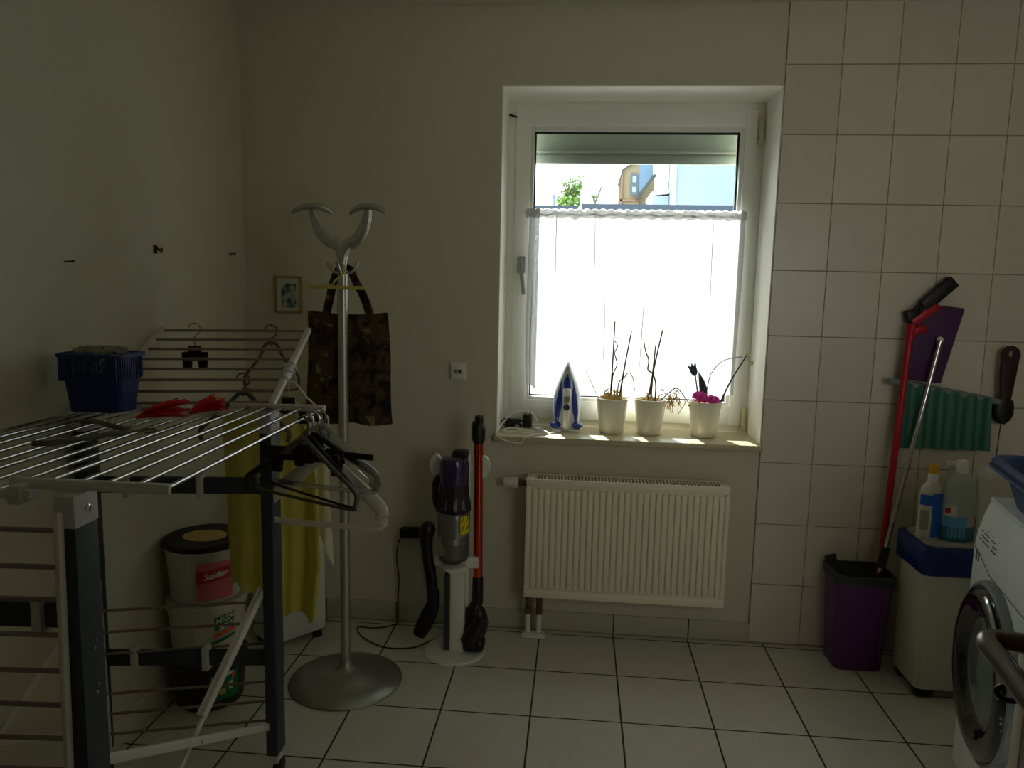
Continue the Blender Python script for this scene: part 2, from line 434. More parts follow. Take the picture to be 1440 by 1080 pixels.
for (x0, x1, z0, z1) in ((GX0 - .015, GX0, GZ0 - .015, GZ1 + .015), (GX1, GX1 + .015, GZ0 - .015, GZ1 + .015), (GX0, GX1, GZ1, GZ1 + .015), (GX0, GX1, GZ0 - .015, GZ0)):
    b.box(x0, x1, SY + .008, .285, z0, z1, .002)
put(b, 'glazing_bead', 'white', sash)
b = B()
for (x0, x1, z0, z1) in ((GX0, GX0 + .006, GZ0, GZ1), (GX1 - .006, GX1, GZ0, GZ1), (GX0, GX1, GZ1 - .006, GZ1), (GX0, GX1, GZ0, GZ0 + .005)):
    b.box(x0, x1, .272, .288, z0, z1)
put(b, 'gasket', 'gasket', sash)
b = B(); b.box(GX0, GX1, .280, .284, GZ0, GZ1)
put(b, 'glass_pane', 'glass', win)
b = B(); b.box(-.997, -.963, SY - .012, SY, 1.475, 1.545, .004); b.sweep([(-.98, SY - .01, 1.525), (-.98, SY - .045, 1.525)], .009, n=12)
b.sweep([(-.982, SY - .045, 1.535), (-.979, SY - .05, 1.50), (-.972, SY - .05, 1.45), (-.964, SY - .048, 1.385)], [.010, .0095, .009, .008], [.006, .006, .006, .005], n=12, up=(0, 1, 0))
put(b, 'window_handle', 'backing', win)
for z0, z1 in ((2.03, 2.115), (.852, .93)):
    b = B(); b.sweep([(-.022, SY - .006, z0), (-.022, SY - .006, z1)], .009, n=12); b.box(-.032, -.012, SY - .012, SY + .01, z0 - .022, z0 - .004, .002); b.box(-.026, -.018, SY - .01, SY - .003, z0 - .004, z0, 0)
    put(b, 'hinge', 'hinge', win)
b = B(); b.sweep([(-1.045, SY + .01, 2.125), (-1.012, SY - .002, 2.112)], .004, n=8); put(b, 'scissor_stay', 'black', win)
b = B(); b.box(-1.0, -.05, .344, .360, 1.945, 1.980, .003); b.box(-1.0, -.05, .352, .360, 1.979, 1.992); b.box(-1.0, -.05, .346, .360, 1.990, 2.078, .003); b.box(-1.0, -.05, .350, .360, 2.077, 2.2)
put(b, 'roller_shutter', 'shutter', win)
b = B(); b.box(-1.0, -.05, .341, .350, 1.991, 1.997, .001)
put(b, 'shutter_seam', 'white', win)
b = B(); b.box(WX0, WX1, .33, .47, WZ0 - .03, WZ0 - .012)
put(b, 'outer_sill', 'backing', win)

# half-height sheer curtain
cur = thing('net_curtain', 'white half-height sheer net curtain with scalloped lace edges on window', 'curtain', (-.512, .212, .98))
CX0, CX1, CZ1 = -.955, -.070, 1.736
notch = [(-.925, .028, .020), (-.875, .012, .03), (-.71, .045, .045), (-.655, .012, .018), (-.53, .012, .012), (-.46, .02, .028), (-.375, .016, .02), (-.31, .03, .014)]
def hem(x):
    z = .982 + .004 * abs(math.sin(x * 60))
    for c, w, h in notch:
        if abs(x - c) < w: z = max(z, .982 + h * (1 - abs(x - c) / w))
    return z
pleats = [(-.93, 1), (-.875, .9), (-.832, 1), (-.788, .6), (-.675, 1), (-.625, 1), (-.545, .7), (-.465, 1), (-.40, .9), (-.345, .8), (-.19, 1), (-.115, .8)]
def cf(u, v):
    x = CX0 + (CX1 - CX0) * u
    for p, a in pleats:
        d = (x - p) / .0062
        if abs(d) < 6: x_ = x - .0105 * a * (.65 + .35 * math.sin(v * 4 + p * 40)) * math.tanh(d) * math.exp(-(d / 5) ** 2); x = x_; break
    top = CZ1 + .005 * abs(math.sin(x * 95))
    z = hem(x) * (1 - v) + top * v
    g = 1 - .35 * v
    y = .208 + g * (.008 * math.sin(x * 52 + .5 * math.sin(v * 2)) + .005 * math.sin(x * 113 + 1.3 + v) + .003 * math.sin(x * 31 + 2))
    return (x + .004 * math.sin(v * 5 + x * 30), y, z)
b = B(); b.grid(cf, 620, 20); put(b, 'sheer_panel', 'sheer', cur, angle=180)
def lacef(u, v):
    x = CX0 - .006 + (CX1 - CX0 + .012) * u
    return (x, .204 + .005 * math.sin(x * 80), 1.708 + .030 * v + (.006 * abs(math.sin(x * 95)) if v > .5 else -.006 * abs(math.sin(x * 60))))
b = B(); b.grid(lacef, 260, 4); put(b, 'lace_header', 'sheer', cur, angle=180)
b = B(); b.sweep([(CX0 - .012, .221, 1.728), (CX1 + .012, .221, 1.728)], .0035, n=8)
tag(put(b, 'curtain_rod', 'white', at=(CX0, .221, 1.728)), 'thin white rod carrying the half-height net curtain', 'rod')

# ------------------------------------------------------------ iron and cables on the sill
IX, IY, IZ = -.768, .125, WZ0
iron = thing('steam_iron', 'blue and white steam iron standing on its heel on windowsill', 'iron', (IX, IY, IZ))
prof = [(0.0, .058), (.02, .062), (.035, .053), (.079, .055), (.133, .057), (.182, .046), (.234, .026), (.27, .012), (.290, .002)]
def outline(sc, y, dz=0, zmin=0, zmax=.29):
    p = [(IX + w * sc, y, IZ + min(max(h, zmin), zmax) + dz) for h, w in prof] + [(IX - w * sc, y, IZ + min(max(h, zmin), zmax) + dz) for h, w in prof[::-1]]
    return p
b = B(); b.loft([outline(1.0, IY + .060), outline(1.0, IY + .053)]); put(b, 'soleplate', 'chrome', iron)
b = B(); b.loft([outline(1.02, IY + .053), outline(1.04, IY + .045), outline(1.0, IY + .03), outline(.82, IY + .008, 0, .0, .285), outline(.55, IY - .004, 0, 0, .272)]); put(b, 'shell', 'ironpale', iron, angle=60)
for s in (-1, 1):
    b = B()
    rings = []
    for t in range(9):
        h = .03 + (.215 - .03) * t / 8; w = .5 * (math.sin(PI * (t / 8) ** .8) * .9 + .1)
        cx = IX + s * (.040 - .016 * (t / 8)); rings.append([(cx + .0150 * w * 2 * math.cos(a), IY + .004 + .02 * math.sin(a) * (w + .2), IZ + h) for a in [2 * PI * k / 12 for k in range(12)]])
    b.loft(rings); put(b, 'side_panel', 'ironblue', iron, angle=60, label='glossy blue side panel')
    b = B(); b.ball((IX + s * .045, IY + .004, IZ + .026), .024, .028, .014); put(b, 'heel_rest', 'ironblue', iron, label='blue heel rest')
b = B(); b.box(IX - .062, IX + .062, IY - .02, IY + .05, IZ, IZ + .012, .006); put(b, 'heel', 'ironwhite', iron)
b = B(); b.sweep(smooth_path([(IX, IY - .004, IZ + .012), (IX, IY - .045, IZ + .035), (IX, IY - .055, IZ + .09), (IX, IY - .048, IZ + .13), (IX, IY - .030, IZ + .165), (IX, IY - .005, IZ + .185)]), [.015, .0135, .0135, .015, .018, .016], .013, n=14, up=(0, 1, 0)); put(b, 'handle', 'ironwhite', iron, angle=70)
b = B(); b.ball((IX, IY - .006, IZ + .190), .0185, .020, .048, 14, Matrix.Rotation(math.radians(-18), 3, 'X')); put(b, 'nose_panel', 'ironblue', iron, angle=70)
b = B(); b.obox((IX, IY - .060, IZ + .143), V((1, 0, 0)), V((0, .97, -.25)), V((0, .25, .97)), .024, .006, .026, .002); put(b, 'display', 'display', iron, label='small grey display')
b = B(); b.lathe((IX, IY - .060, IZ + .111), [(.0135, .004), (.0135, -.008), (.011, -.012)], 20, 'y'); put(b, 'dial', 'tulip', iron, label='round dark blue dial')
b = B(); b.lathe((IX, IY - .008, IZ + .236), [(.004, .008), (.004, -.006)], 10, 'y'); put(b, 'spray_nozzle', 'black', iron)
b = B(); z0 = IZ + .004
b.sweep(smooth_path([(IX, IY - .01, z0 + .006), (IX - .05, .06, z0), (IX - .10, .02, z0), (IX - .16, -.034, z0 - .004), (IX - .18, -.040, z0 - .028), (IX - .24, -.036, z0 - .022), (IX - .28, -.02, z0), (IX - .27, .06, z0 + .02), (IX - .22, .10, z0 + .07), (IX - .15, .10, z0 + .075), (IX - .11, .06, z0 + .03), (IX - .09, .03, z0 + .002), (IX - .15, .06, z0 + .002), (IX - .22, .07, z0 + .012), (IX - .26, .05, z0 + .002), (IX - .20, .02, z0 + .003), (IX - .13, .01, z0), (IX - .06, .03, z0)]), .0032, n=8)
put(b, 'power_cord', 'cable_white', iron, label='looped white power cord')
b = B(); b.sweep([(IX - .075, .03, z0 + .004), (IX - .11, .055, z0 + .008), (IX - .125, .075, z0 + .008)], [.006, .010, .011], n=10); b.sweep([(IX - .125, .075, z0 + .012), (IX - .138, .092, z0 + .012)], .0025, n=6); b.sweep([(IX - .128, .077, z0 + .002), (IX - .141, .094, z0 + .002)], .0025, n=6)
put(b, 'plug', 'white', iron)
ch = thing('charger', 'black mains adapter with coiled cable behind white iron cord', 'charger', (-.93, .17, WZ0))
b = B(); b.box(-.955, -.915, .165, .205, WZ0, WZ0 + .055, .005); b.sweep([(-.943, .185, WZ0 + .05), (-.943, .185, WZ0 + .074)], .0025, n=8); b.sweep([(-.925, .185, WZ0 + .05), (-.925, .185, WZ0 + .074)], .0025, n=8); put(b, 'adapter', 'dark', ch)
b = B(); pts = []
for i in range(70):
    a = i * .55; r = .028 + .012 * math.sin(i * 1.7); pts.append((-1.0 + .006 * math.sin(i) + r * math.cos(a) * 1.1, .155 + r * math.sin(a) * .8, WZ0 + .004 + .022 * abs(math.sin(i * .37)) + .0002 * i))
b.sweep(smooth_path(pts + [(-.96, .18, WZ0 + .01)], 3), .0026, n=6); b.box(-1.025, -.985, .15, .175, WZ0, WZ0 + .018, .005)
put(b, 'cable', 'cable_black', ch)

# ------------------------------------------------------------ pots
def pot(x, y, label, r0=.050, r1=.066, h=.146, ph=0):
    t = thing('potted_orchid', label, 'potted plant', (x, y, WZ0), 'white flower pots on the windowsill')
    md = lambda a, z: 1 + .035 * abs(math.cos(1.5 * a + ph)) * min(1, max(0, (z - WZ0 + .1) / .1))
    b = B(); pr = [(r0 * .9, 0), (r0, .006)] + [(r0 + (r1 - r0) * (k / 10), .006 + (h - .006) * k / 10) for k in range(1, 11)] + [(r1 - .004, h + .001), (r1 - .008, h - .012), (r1 - .012, h - .02)]
    b.lathe((x, y, WZ0), pr, 48, mod=lambda a, z: 1 + .035 * abs(math.cos(1.5 * a + ph)) - .02)
    put(b, 'pot', 'pot', t, angle=50); return t
def twig(t, pts, r=.0022, m='stem', name='stem', label=None):
    r *= 1.6; b = B(); p = smooth_path(pts, 5); n = len(p); b.sweep(p, [r * (1 - .35 * i / n) for i in range(n)], n=7); put(b, name, m, t, label=label, angle=80)
def roots(t, cx, cy, z, n, spread, m='bark'):
    b = B()
    for i in range(n):
        a = random.uniform(0, 2 * PI); r = random.uniform(0, spread); p0 = V((cx + r * .5 * math.cos(a), cy + r * .5 * math.sin(a), z - .012))
        p1 = p0 + V((random.uniform(-.02, .02), random.uniform(-.015, .015), random.uniform(.012, .035))); p2 = p1 + V((random.uniform(-.022, .022), random.uniform(-.015, .015), random.uniform(-.02, .022)))
        b.sweep(smooth_path([p0, p1, p2], 3), [.0035, .0035, .003, .003, .003, .0025, .002], n=5)
    b.lathe((cx, cy, z - .028), [(.045, 0), (.054, .008), (.0, .016)], 20, cap=False)
    o = put(b, 'dried_roots', m, t, angle=80); return o
y1 = .132
p1 = pot(-.580, y1, 'white pot of dry orchid with two upright stakes, beside the iron', ph=.6)
roots(p1, -.578, y1, .968, 46, .07)
twig(p1, [(-.589, y1, .955), (-.585, y1, 1.10), (-.582, y1, 1.285)], .0024, name='stake')
twig(p1, [(-.553, y1, .955), (-.535, y1, 1.10), (-.513, y1, 1.247)], .0024, name='stake')
twig(p1, [(-.585, y1, .96), (-.582, y1, 1.06), (-.567, y1 - .01, 1.11), (-.578, y1, 1.155), (-.567, y1, 1.185), (-.585, y1, 1.21)], .0018)
twig(p1, [(-.56, y1, .96), (-.557, y1, 1.03), (-.535, y1, 1.055), (-.515, y1 + .01, 1.075), (-.498, y1, 1.05), (-.49, y1, 1.0)], .0016)
twig(p1, [(-.632, y1, .955), (-.655, y1, 1.0), (-.695, y1, 1.08)], .0011, name='thin_straw')
p2 = pot(-.424, .135, 'white pot of dry orchid with crossed stems, middle of the three pots', ph=1.4)
roots(p2, -.424, .135, .968, 12, .06)
twig(p2, [(-.434, .135, .955), (-.415, .13, 1.10), (-.388, .13, 1.255)], .0026, name='stake')
twig(p2, [(-.422, .14, .955), (-.418, .14, 1.08), (-.412, .14, 1.19)], .0026, name='stake')
twig(p2, [(-.405, .135, .96), (-.405, .13, 1.03), (-.42, .13, 1.075), (-.44, .13, 1.09), (-.438, .13, 1.13), (-.452, .13, 1.165), (-.463, .13, 1.215)], .0022)
twig(p2, [(-.39, .13, .955), (-.36, .12, .99), (-.325, .115, 1.02), (-.30, .11, 1.0), (-.275, .105, .965)], .0018, name='drooping_stem')
b = B()
for i in range(26):
    q = V((-.335 + random.uniform(-.035, .045), .112 + random.uniform(-.01, .01), .99 + random.uniform(-.03, .025)))
    b.sweep(smooth_path([q, q + V((random.uniform(-.02, .02), 0, random.uniform(-.03, .01))), q + V((random.uniform(-.012, .012), 0, random.uniform(-.06, -.01)))], 3), [.002] * 4 + [.0016] * 3, n=5)
put(b, 'dried_roots', 'bark', p2, angle=80, label='pale dry roots hanging over the rim')
p3 = pot(-.202, .125, 'white pot holding pink blossoms and a dark tulip stick, at reveal end', r0=.050, r1=.068, ph=2.2)
def petal(b, c, r, tilt, rot, th=.002):
    R = Matrix.Rotation(rot, 3, 'Z') @ Matrix.Rotation(tilt, 3, 'X')
    def f(u, v):
        a = (u - .5) * PI * .95; q = v
        return V(c) + R @ V((r * q * math.sin(a) * .9, r * .25 * (q ** 2), r * q * math.cos(a) + .0 * q))
    b.grid(f, 10, 5, th)
for (cx, cz, r) in ((-.228, .985, .032), (-.178, .975, .030)):
    fl = B()
    for k in range(6):
        petal(fl, (cx + .006 * math.cos(k), .100 + .006 * math.sin(k), cz - .006), r * random.uniform(.85, 1.1), random.uniform(-.5, .5), k * PI / 3 + random.uniform(-.2, .2))
        petal(fl, (cx + .010 * math.cos(k * 1.3), .095, cz - .010), r * .8, PI / 2.6 * math.cos(k), k * 1.9)
    fo = put(fl, 'blossom', 'pink', p3, angle=80)
    fb = B(); fb.ball((cx, .085, cz + .002), .006); put(fb, 'blossom_centre', mat('blossom_centre', rgb(150, 20, 90), .6), fo)
b = B(); b.lathe((-.202, .125, .945), [(.05, 0), (.056, .01), (0.0, .02)], 20, cap=False); put(b, 'soil', 'bark', p3)
twig(p3, [(-.225, .12, .96), (-.240, .11, 1.02), (-.252, .105, 1.085)], .0022, 'leafdark', 'stick')
b = B(); rr = []
Rm = Matrix.Rotation(math.radians(-20), 3, 'Y')
poly = [(-.006, 0), (.006, 0), (.014, .012), (.015, .030), (.018, .052), (.006, .040), (.001, .054), (-.005, .040), (-.018, .05), (-.014, .03), (-.013, .012)]
b.prism([V((-.252, .100, 1.075)) + Rm @ V((x, 0, z)) for x, z in poly], (0, .008, 0)); put(b, 'tulip_head', 'tulip', p3, label='flat dark blue wooden tulip head')
b = B(); b.grid(lambda u, v: V((-.213 + .016 * (u - .5) * 2 * math.sin(PI * (.18 + .82 * v)) ** .8 - .028 * v ** 2.2 + .003, .115 - .012 * (1 - (2 * u - 1) ** 2), .965 + .125 * v)), 6, 12, .0015); put(b, 'leaf', 'leafdark', p3, angle=80, label='dark pointed leaf')
twig(p3, [(-.205, .12, .96), (-.196, .11, 1.05), (-.185, .11, 1.09), (-.15, .105, 1.135), (-.105, .10, 1.152), (-.07, .10, 1.158)], .0014, 'greenstem', 'arched_stem')
twig(p3, [(-.148, .12, .95), (-.110, .105, 1.055), (-.054, .095, 1.165)], .0024, 'leafdark', 'stake')
b = B(); b.ball((-.052, .093, 1.172), .010, .008, .008); b.ball((-.035, .092, 1.135), .012, .009, .009); b.sweep(smooth_path([(-.052, .093, 1.172), (-.05, .093, 1.15), (-.035, .092, 1.135)]), .0012, n=6); put(b, 'bud', 'bud', p3, angle=80)
b = B(); b.ball((-.272, .082, .955), .004); put(b, 'dried_berry', 'leafdark', p3)

# ------------------------------------------------------------ radiator
rad = thing('radiator', 'cream ribbed panel radiator on the wall under the window', 'radiator', (-.52, -.06, .17))
RX0, RX1, RZ0, RZ1 = -.913, -.132, .193, .671
FR = -.135
b = B(); b.box(RX0, RX1, FR + .007, FR + .017, RZ0, RZ1, .004)
x = RX0 + .025
while x < RX1 - .028:
    b.box(x, x + .0184, FR - .002, FR + .009, .236, .640, .0035, 2); x += .0239
b.box(RX0, RX1, FR + .0005, FR + .009, RZ0, .228, .004); b.box(RX0, RX1, FR + .0005, FR + .009, .648, RZ1, .004); b.box(RX0, RX0 + .017, FR + .001, FR + .009, .2285, .6475, .003); b.box(RX1 - .017, RX1, FR + .001, FR + .009, .2285, .6475, .003)
put(b, 'front_panel', 'radiator', rad)
b = B(); b.box(RX0 + .004, RX1 - .004, -.042, -.030, RZ0 + .01, RZ1 - .006, .003)
put(b, 'rear_panel', 'radiator', rad)
b = B(); b.box(RX0 + .01, RX1 - .01, FR + .018, -.043, RZ0 + .03, RZ1 - .014); put(b, 'slot_shade_block', 'slot', rad)  # solid near-black block stands in for the shade seen through the grille
for x0, x1 in ((RX0, RX0 + .005), (RX1 - .005, RX1)):
    b = B(); b.box(x0, x1, FR + .006, -.028, RZ0 + .01, RZ1 + .004, .002); put(b, 'side_panel', 'radiator', rad)
b = B(); b.box(RX0 + .002, RX1 - .002, FR + .002, FR + .020, RZ1 - .004, RZ1 + .004, .001); b.box(RX0 + .002, RX1 - .002, -.052, -.026, RZ1 + .002, RZ1 + .0035); b.box(RX0, RX0 + .034, FR + .004, -.03, RZ1 + .001, RZ1 + .0038, .001); b.box(RX1 - .034, RX1, FR + .004, -.03, RZ1 + .001, RZ1 + .0038, .001)
x = RX0 + .036
while x < RX1 - .034:
    b.box(x, x + .0052, FR + .019, -.051, RZ1 + .002, RZ1 + .0034); x += .0132
put(b, 'top_grille', 'radiator', rad)
b = B(); b.sweep([(RX0 + .004, -.065, .642), (-.935, -.065, .642)], .011, n=16); b.sweep([(-.934, -.065, .642), (-.948, -.065, .642)], .016, n=20); put(b, 'valve_body', 'copper', rad)
b = B(); b.lathe((-.948, -.065, .642), [(.015, 0), (.021, -.004), (.021, -.024), (.0185, -.028), (.019, -.055), (.016, -.06)], 24, 'x', mod=lambda a, h: 1 + .04 * math.cos(12 * a)); put(b, 'thermostatic_valve', 'white', rad, label='white ribbed thermostat head')
for px in (-.897, -.852):
    b = B(); b.sweep([(px, -.07, .20), (px, -.07, .185), (px, -.07, .165), (px, -.07, .15), (px, -.07, .10)], [.010, .015, .012, .014], n=12); b.sweep([(px, -.07, .13), (px, -.098, .13)], .009, n=10); put(b, 'valve_fitting', 'copper', rad, label='dull brass fitting')
    b = B(); b.sweep([(px, -.07, .105), (px, -.07, .012)], .0105, n=14); put(b, 'pipe', 'white', rad)
b = B(); b.box(-.922, -.826, -.095, -.045, .002, .014, .005); b.sweep([(-.897, -.07, .004), (-.897, -.07, .022)], .019, n=18); b.sweep([(-.852, -.07, .004), (-.852, -.07, .022)], .019, n=18); put(b, 'floor_rosette', 'white', rad)

# ------------------------------------------------------------ wall bits
t = thing('room_thermostat', 'small square white thermostat with grey display on back wall', 'thermostat', (-1.205, -.001, 1.075))
b = B(); b.box(-1.241, -1.171, -.010, -.0005, 1.038, 1.112, .004); b.box(-1.234, -1.178, -.022, -.009, 1.046, 1.104, .005); put(b, 'housing', 'white', t)
b = B(); b.box(-1.222, -1.192, -.0235, -.021, 1.068, 1.084, .001); put(b, 'display', 'dark', t); b = B(); b.box(-1.217, -1.199, -.0245, -.0232, 1.072, 1.080); put(b, 'digits', 'display', t)
t = thing('framed_picture', 'small framed landscape print in thin wooden frame beside coat stand', 'picture', (-1.908, -.001, 1.367))
PX0, PX1, PZ0, PZ1 = -1.962, -1.852, 1.292, 1.440
b = B()
for (x0, x1, z0, z1) in ((PX0, PX0 + .008, PZ0, PZ1), (PX1 - .008, PX1, PZ0, PZ1), (PX0, PX1, PZ0, PZ0 + .008), (PX0, PX1, PZ1 - .008, PZ1)): b.box(x0, x1, -.014, -.0005, z0, z1, .002)
put(b, 'frame', 'frame_wood', t)
b = B(); b.box(PX0 + .007, PX1 - .007, -.006, -.001, PZ0 + .007, PZ1 - .007); put(b, 'mat_board', 'lab_white', t)
b = B(); b.box(PX0 + .026, PX1 - .022, -.0072, -.0058, PZ0 + .022, PZ1 - .03); put(b, 'print', 'print', t)
for (y, z, nm, lb, k) in ((-1.083, 1.46, 'wall_nail', 'bare brown nail in left wall above the blue peg basket', 0), (-.653, 1.512, 'wall_hook', 'small metal hook on left wall, middle one of three fixings', 1), (-.135, 1.52, 'wall_nail', 'pale small nail in left wall next to the room corner', 2)):
    b = B(); b.sweep([(XL - .002, y, z), (XL + .022, y + .004, z + .002)], .0022, n=8); b.lathe((XL + .022, y + .004, z + .002), [(.0045, 0), (.0045, .002)], 10, 'x')
    if k == 1: b.box(XL, XL + .004, y - .006, y + .012, z - .012, z + .016, .001); b.sweep(smooth_path([(XL + .003, y + .008, z + .01), (XL + .014, y + .008, z - .004), (XL + .02, y + .008, z - .008), (XL + .022, y + .008, z + .004)]), .002, n=7)
    tag(put(b, nm, 'hook', at=(XL, y, z)), lb, 'nail' if k != 1 else 'hook')

# ------------------------------------------------------------ coat stand
CSX, CSY = -1.523, -.50
cs = thing('coat_stand', 'silver metal coat stand with round dished base and curved horns', 'coat stand', (CSX, CSY, 0))
b = B(); b.lathe((CSX, CSY, 0), [(.196, .0), (.2, .004), (.198, .008), (.15, .024), (.105, .034), (.098, .040), (.05, .047), (.028, .058), (.021, .075), (.019, .085)], 64); put(b, 'base', 'alu_base', cs, angle=60)
b = B(); b.sweep([(CSX, CSY, .07), (CSX, CSY, .70), (CSX, CSY, 1.40), (CSX, CSY, 1.46)], [.0175, .0175, .0175, .0175], n=24); put(b, 'pole', 'alu', cs)
for s in (-1, 1):
    s_ = 1.12 if s < 0 else 1
    pts = [(CSX - .003 + s * .002, CSY, 1.44), (CSX + s * .003, CSY, 1.51), (CSX + s * .018, CSY, 1.545), (CSX + s * .046, CSY, 1.558), (CSX + s * s_ * .070, CSY - s * .006, 1.590), (CSX + s * s_ * .086, CSY - s * .008, 1.63), (CSX + s * s_ * .090, CSY - s * .008, 1.660)]
    p = smooth_path(pts, 5); n = len(p)
    b = B(); b.sweep(p, [.012 - .004 * i / n for i in range(n)], [.011 + .010 * math.sin(PI * min(1, i / n * 1.05)) for i in range(n)], n=16, up=(s * -1, .0, 1)); arm = put(b, 'horn', 'alu', cs, angle=70)
    c = V((CSX + s * s_ * .09 + (.0 if s > 0 else -.002), CSY - s * .008, 1.626)); q = []
    for i in range(15):
        a = math.radians(164 - 148 * i / 14); q.append((c.x + .068 * math.cos(a) * 1.0, c.y - .018 * math.cos(a) * s, c.z + .036 * math.sin(a) + .008))
    b = B(); b.sweep(q, [.004 + .014 * math.sin(PI * i / 14) ** .7 for i in range(15)], [.004 + .008 * math.sin(PI * i / 14) for i in range(15)], n=12, up=(0, 0, 1)); put(b, 'hat_rest', 'alu', arm, angle=70)
for (dx, dy) in ((-1, 0), (1, 0), (0, -1)):
    q = smooth_path([(CSX + dx * .012, CSY + dy * .012, 1.452), (CSX + dx * .03, CSY + dy * .03, 1.455), (CSX + dx * .045, CSY + dy * .045, 1.472), (CSX + dx * .052, CSY + dy * .052, 1.488)], 4); n = len(q)
    b = B(); b.sweep(q, [.009 - .005 * i / n for i in range(n)], [.005] * n, n=10, up=(0, 0, 1)); put(b, 'lower_hook', 'alu', cs, angle=70)

# bag on the coat stand
BY = CSY + .052
bag = thing('tote_bag', 'dark brown floral cloth tote bag hanging behind coat stand pole', 'bag', (CSX, BY, .93))
def bagf(sg):
    def f(u, v):
        z = 1.322 - .392 * v; w0 = .140 + .012 * v ** 1.5
        x = CSX + .000 - w0 * (1.0 if u < .5 else 1.0) + 2 * w0 * u + .006 * math.sin(v * 5) * u
        x += .012 * v * (u > .7) * (u - .7) / .3
        ed = min(u, 1 - u, 1 - v) * 8; puff = .022 * min(1, ed) * (.5 + .5 * math.sin(PI * min(1, v * 1.1)))
        y = BY + sg * (.002 + puff) + .006 * math.sin(u * 9 + v * 4)
        z += -.010 * math.sin(PI * u) * (1 - v) + .004 * math.sin(u * 14) * v
        return (x, y, z)
    return f
b = B(); b.grid(bagf(-1), 28, 24); b.grid(bagf(1), 28, 24); bmesh.ops.remove_doubles(b.bm, verts=b.bm.verts, dist=.0055)
put(b, 'bag_body', 'bag', bag, angle=80)
for sg, yy in ((-1, BY - .008), (1, BY + .012)):
    pts = [(CSX - .075, yy, 1.315), (CSX - .062, yy, 1.37), (CSX - .038, (yy + CSY) / 2, 1.43), (CSX - .016, CSY + .022, 1.468), (CSX + .016, CSY + .022, 1.468), (CSX + .034, (yy + CSY) / 2, 1.43), (CSX + .058, yy, 1.37), (CSX + .078, yy, 1.31)]
    p = smooth_path(pts, 5); b = B(); b.sweep(p, [.012] * len(p), [.0022] * len(p), n=8, up=(0, 1, 0)); put(b, 'strap', 'bag', bag, angle=80)

# yellow hanger
yh = thing('clothes_hanger', 'dull yellow hanger with straight bar on front hook of coat stand', 'hanger', (CSX, CSY - .05, 1.49))
hy = CSY - .048
b = B(); b.sweep(smooth_path([(CSX - .022, hy, 1.462), (CSX - .018, hy, 1.478), (CSX - .002, hy, 1.488), (CSX + .018, hy, 1.478), (CSX + .022, hy, 1.458), (CSX + .008, hy, 1.44), (CSX - .012, hy, 1.425), (CSX - .016, hy, 1.412)], 5), .0035, n=8); put(b, 'hook', 'yhanger', yh)
b = B(); b.bar((CSX - .10, hy, 1.404), (CSX + .096, hy, 1.404), .006, .012, bev=.002); b.sweep(smooth_path([(CSX - .016, hy, 1.415), (CSX - .05, hy, 1.409), (CSX - .1, hy, 1.404)]), .003, n=6); put(b, 'hanger_bar', 'yhanger', yh)

# ------------------------------------------------------------ drying rack
rk = thing('drying_rack', 'large folding laundry drying rack with dark posts and steel rods', 'drying rack', (-1.8, -1.45, 0))
P1 = V((-1.557, -1.83, 0)); P2 = V((-1.562, -1.03, 0)); P3 = V((-2.048, -1.095, 0)); P4 = V((-2.045, -1.86, 0))
ZT = 1.065
for i, P in enumerate((P1, P2, P3, P4)):
    b = B(); b.box(P.x - .017, P.x + .017, P.y - .03, P.y + .03, .075, ZT - .045, .003); post = put(b, 'post', 'anthracite', rk)
    b = B(); b.box(P.x - .0185, P.x + .0185, P.y - .0315, P.y + .0315, ZT - .052, ZT + .004, .004)
    if i in (1, 2): b.box(P.x - .016, P.x + .016, P.y - .006, P.y + .03, ZT - .01, ZT + .02, .005)
    put(b, 'post_cap', 'cap', post, label='pale grey plastic cap')
    b = B(); b.lathe((P.x + .0185, P.y + .002, ZT - .024), [(.0065, 0), (.0065, .0022), (.004, .003), (.003, .0012)], 16, 'x'); put(b, 'bolt', 'chrome', post)
    for y_, z in ((.008, .805), (.003, .792), (.008, .725), (.003, .712)):
        b = B(); b.lathe((P.x + .017, P.y + y_, z), [(.0022, 0), (.0022, .001)], 8, 'x'); put(b, 'rivet', 'chrome', post)
    b = B(); b.box(P.x - .014, P.x + .014, P.y - .02, P.y + .02, .045, .085, .004); put(b, 'caster_fork', 'rail', post)
    b = B(); b.lathe((P.x - .012 + .02, P.y, .026), [(.018, -.012), (.026, -.009), (.026, .009), (.018, .012)], 20, 'x'); put(b, 'caster_wheel', 'black', post)
# crossbars
for a, c, z in ((P4, P1, .853), (P3, P2, .862), (P3, P2, .362), (P4, P1, .362)):
    d = (c - a).normalized() * .017
    b = B(); b.bar(a + d + V((0, 0, z)), c - d + V((0, 0, z)), .018, .044, bev=.002); cb = put(b, 'crossbar', 'anthracite', rk)
    for f in (.22, .62) if a is P3 else (.2, .86):
        q = a.lerp(c, f) + V((0, -.004, z)); b = B(); b.box(q.x - .009, q.x + .009, q.y - .014, q.y + .014, z - .034, z + .034, .002); put(b, 'clip', 'rail', cb)
def wing(nA, nB, fA, fB, ts, name='wing', rodm='steel', rr=.0042, rh=.018, rw=.012, up=(0, 0, 1), endbar=False):
    """rails nA-nB and fA-fB, rods between them at the fractions ts"""
    nA, nB, fA, fB = map(V, (nA, nB, fA, fB))
    w = bpy.data.objects.new(name, None); COL.objects.link(w); w.parent = rk; OFF[w.name] = OFF[rk.name]
    for p, q_ in ((nA, nB), (fA, fB)):
        b = B(); b.bar(p, q_, rw, rh, up, .003); put(b, 'rail', 'rail', w)
    for t in ts:
        b = B(); b.sweep([nA.lerp(nB, t), fA.lerp(fB, t)], rr, n=10); put(b, 'rod', rodm, w)
    return w
zr = 1.080
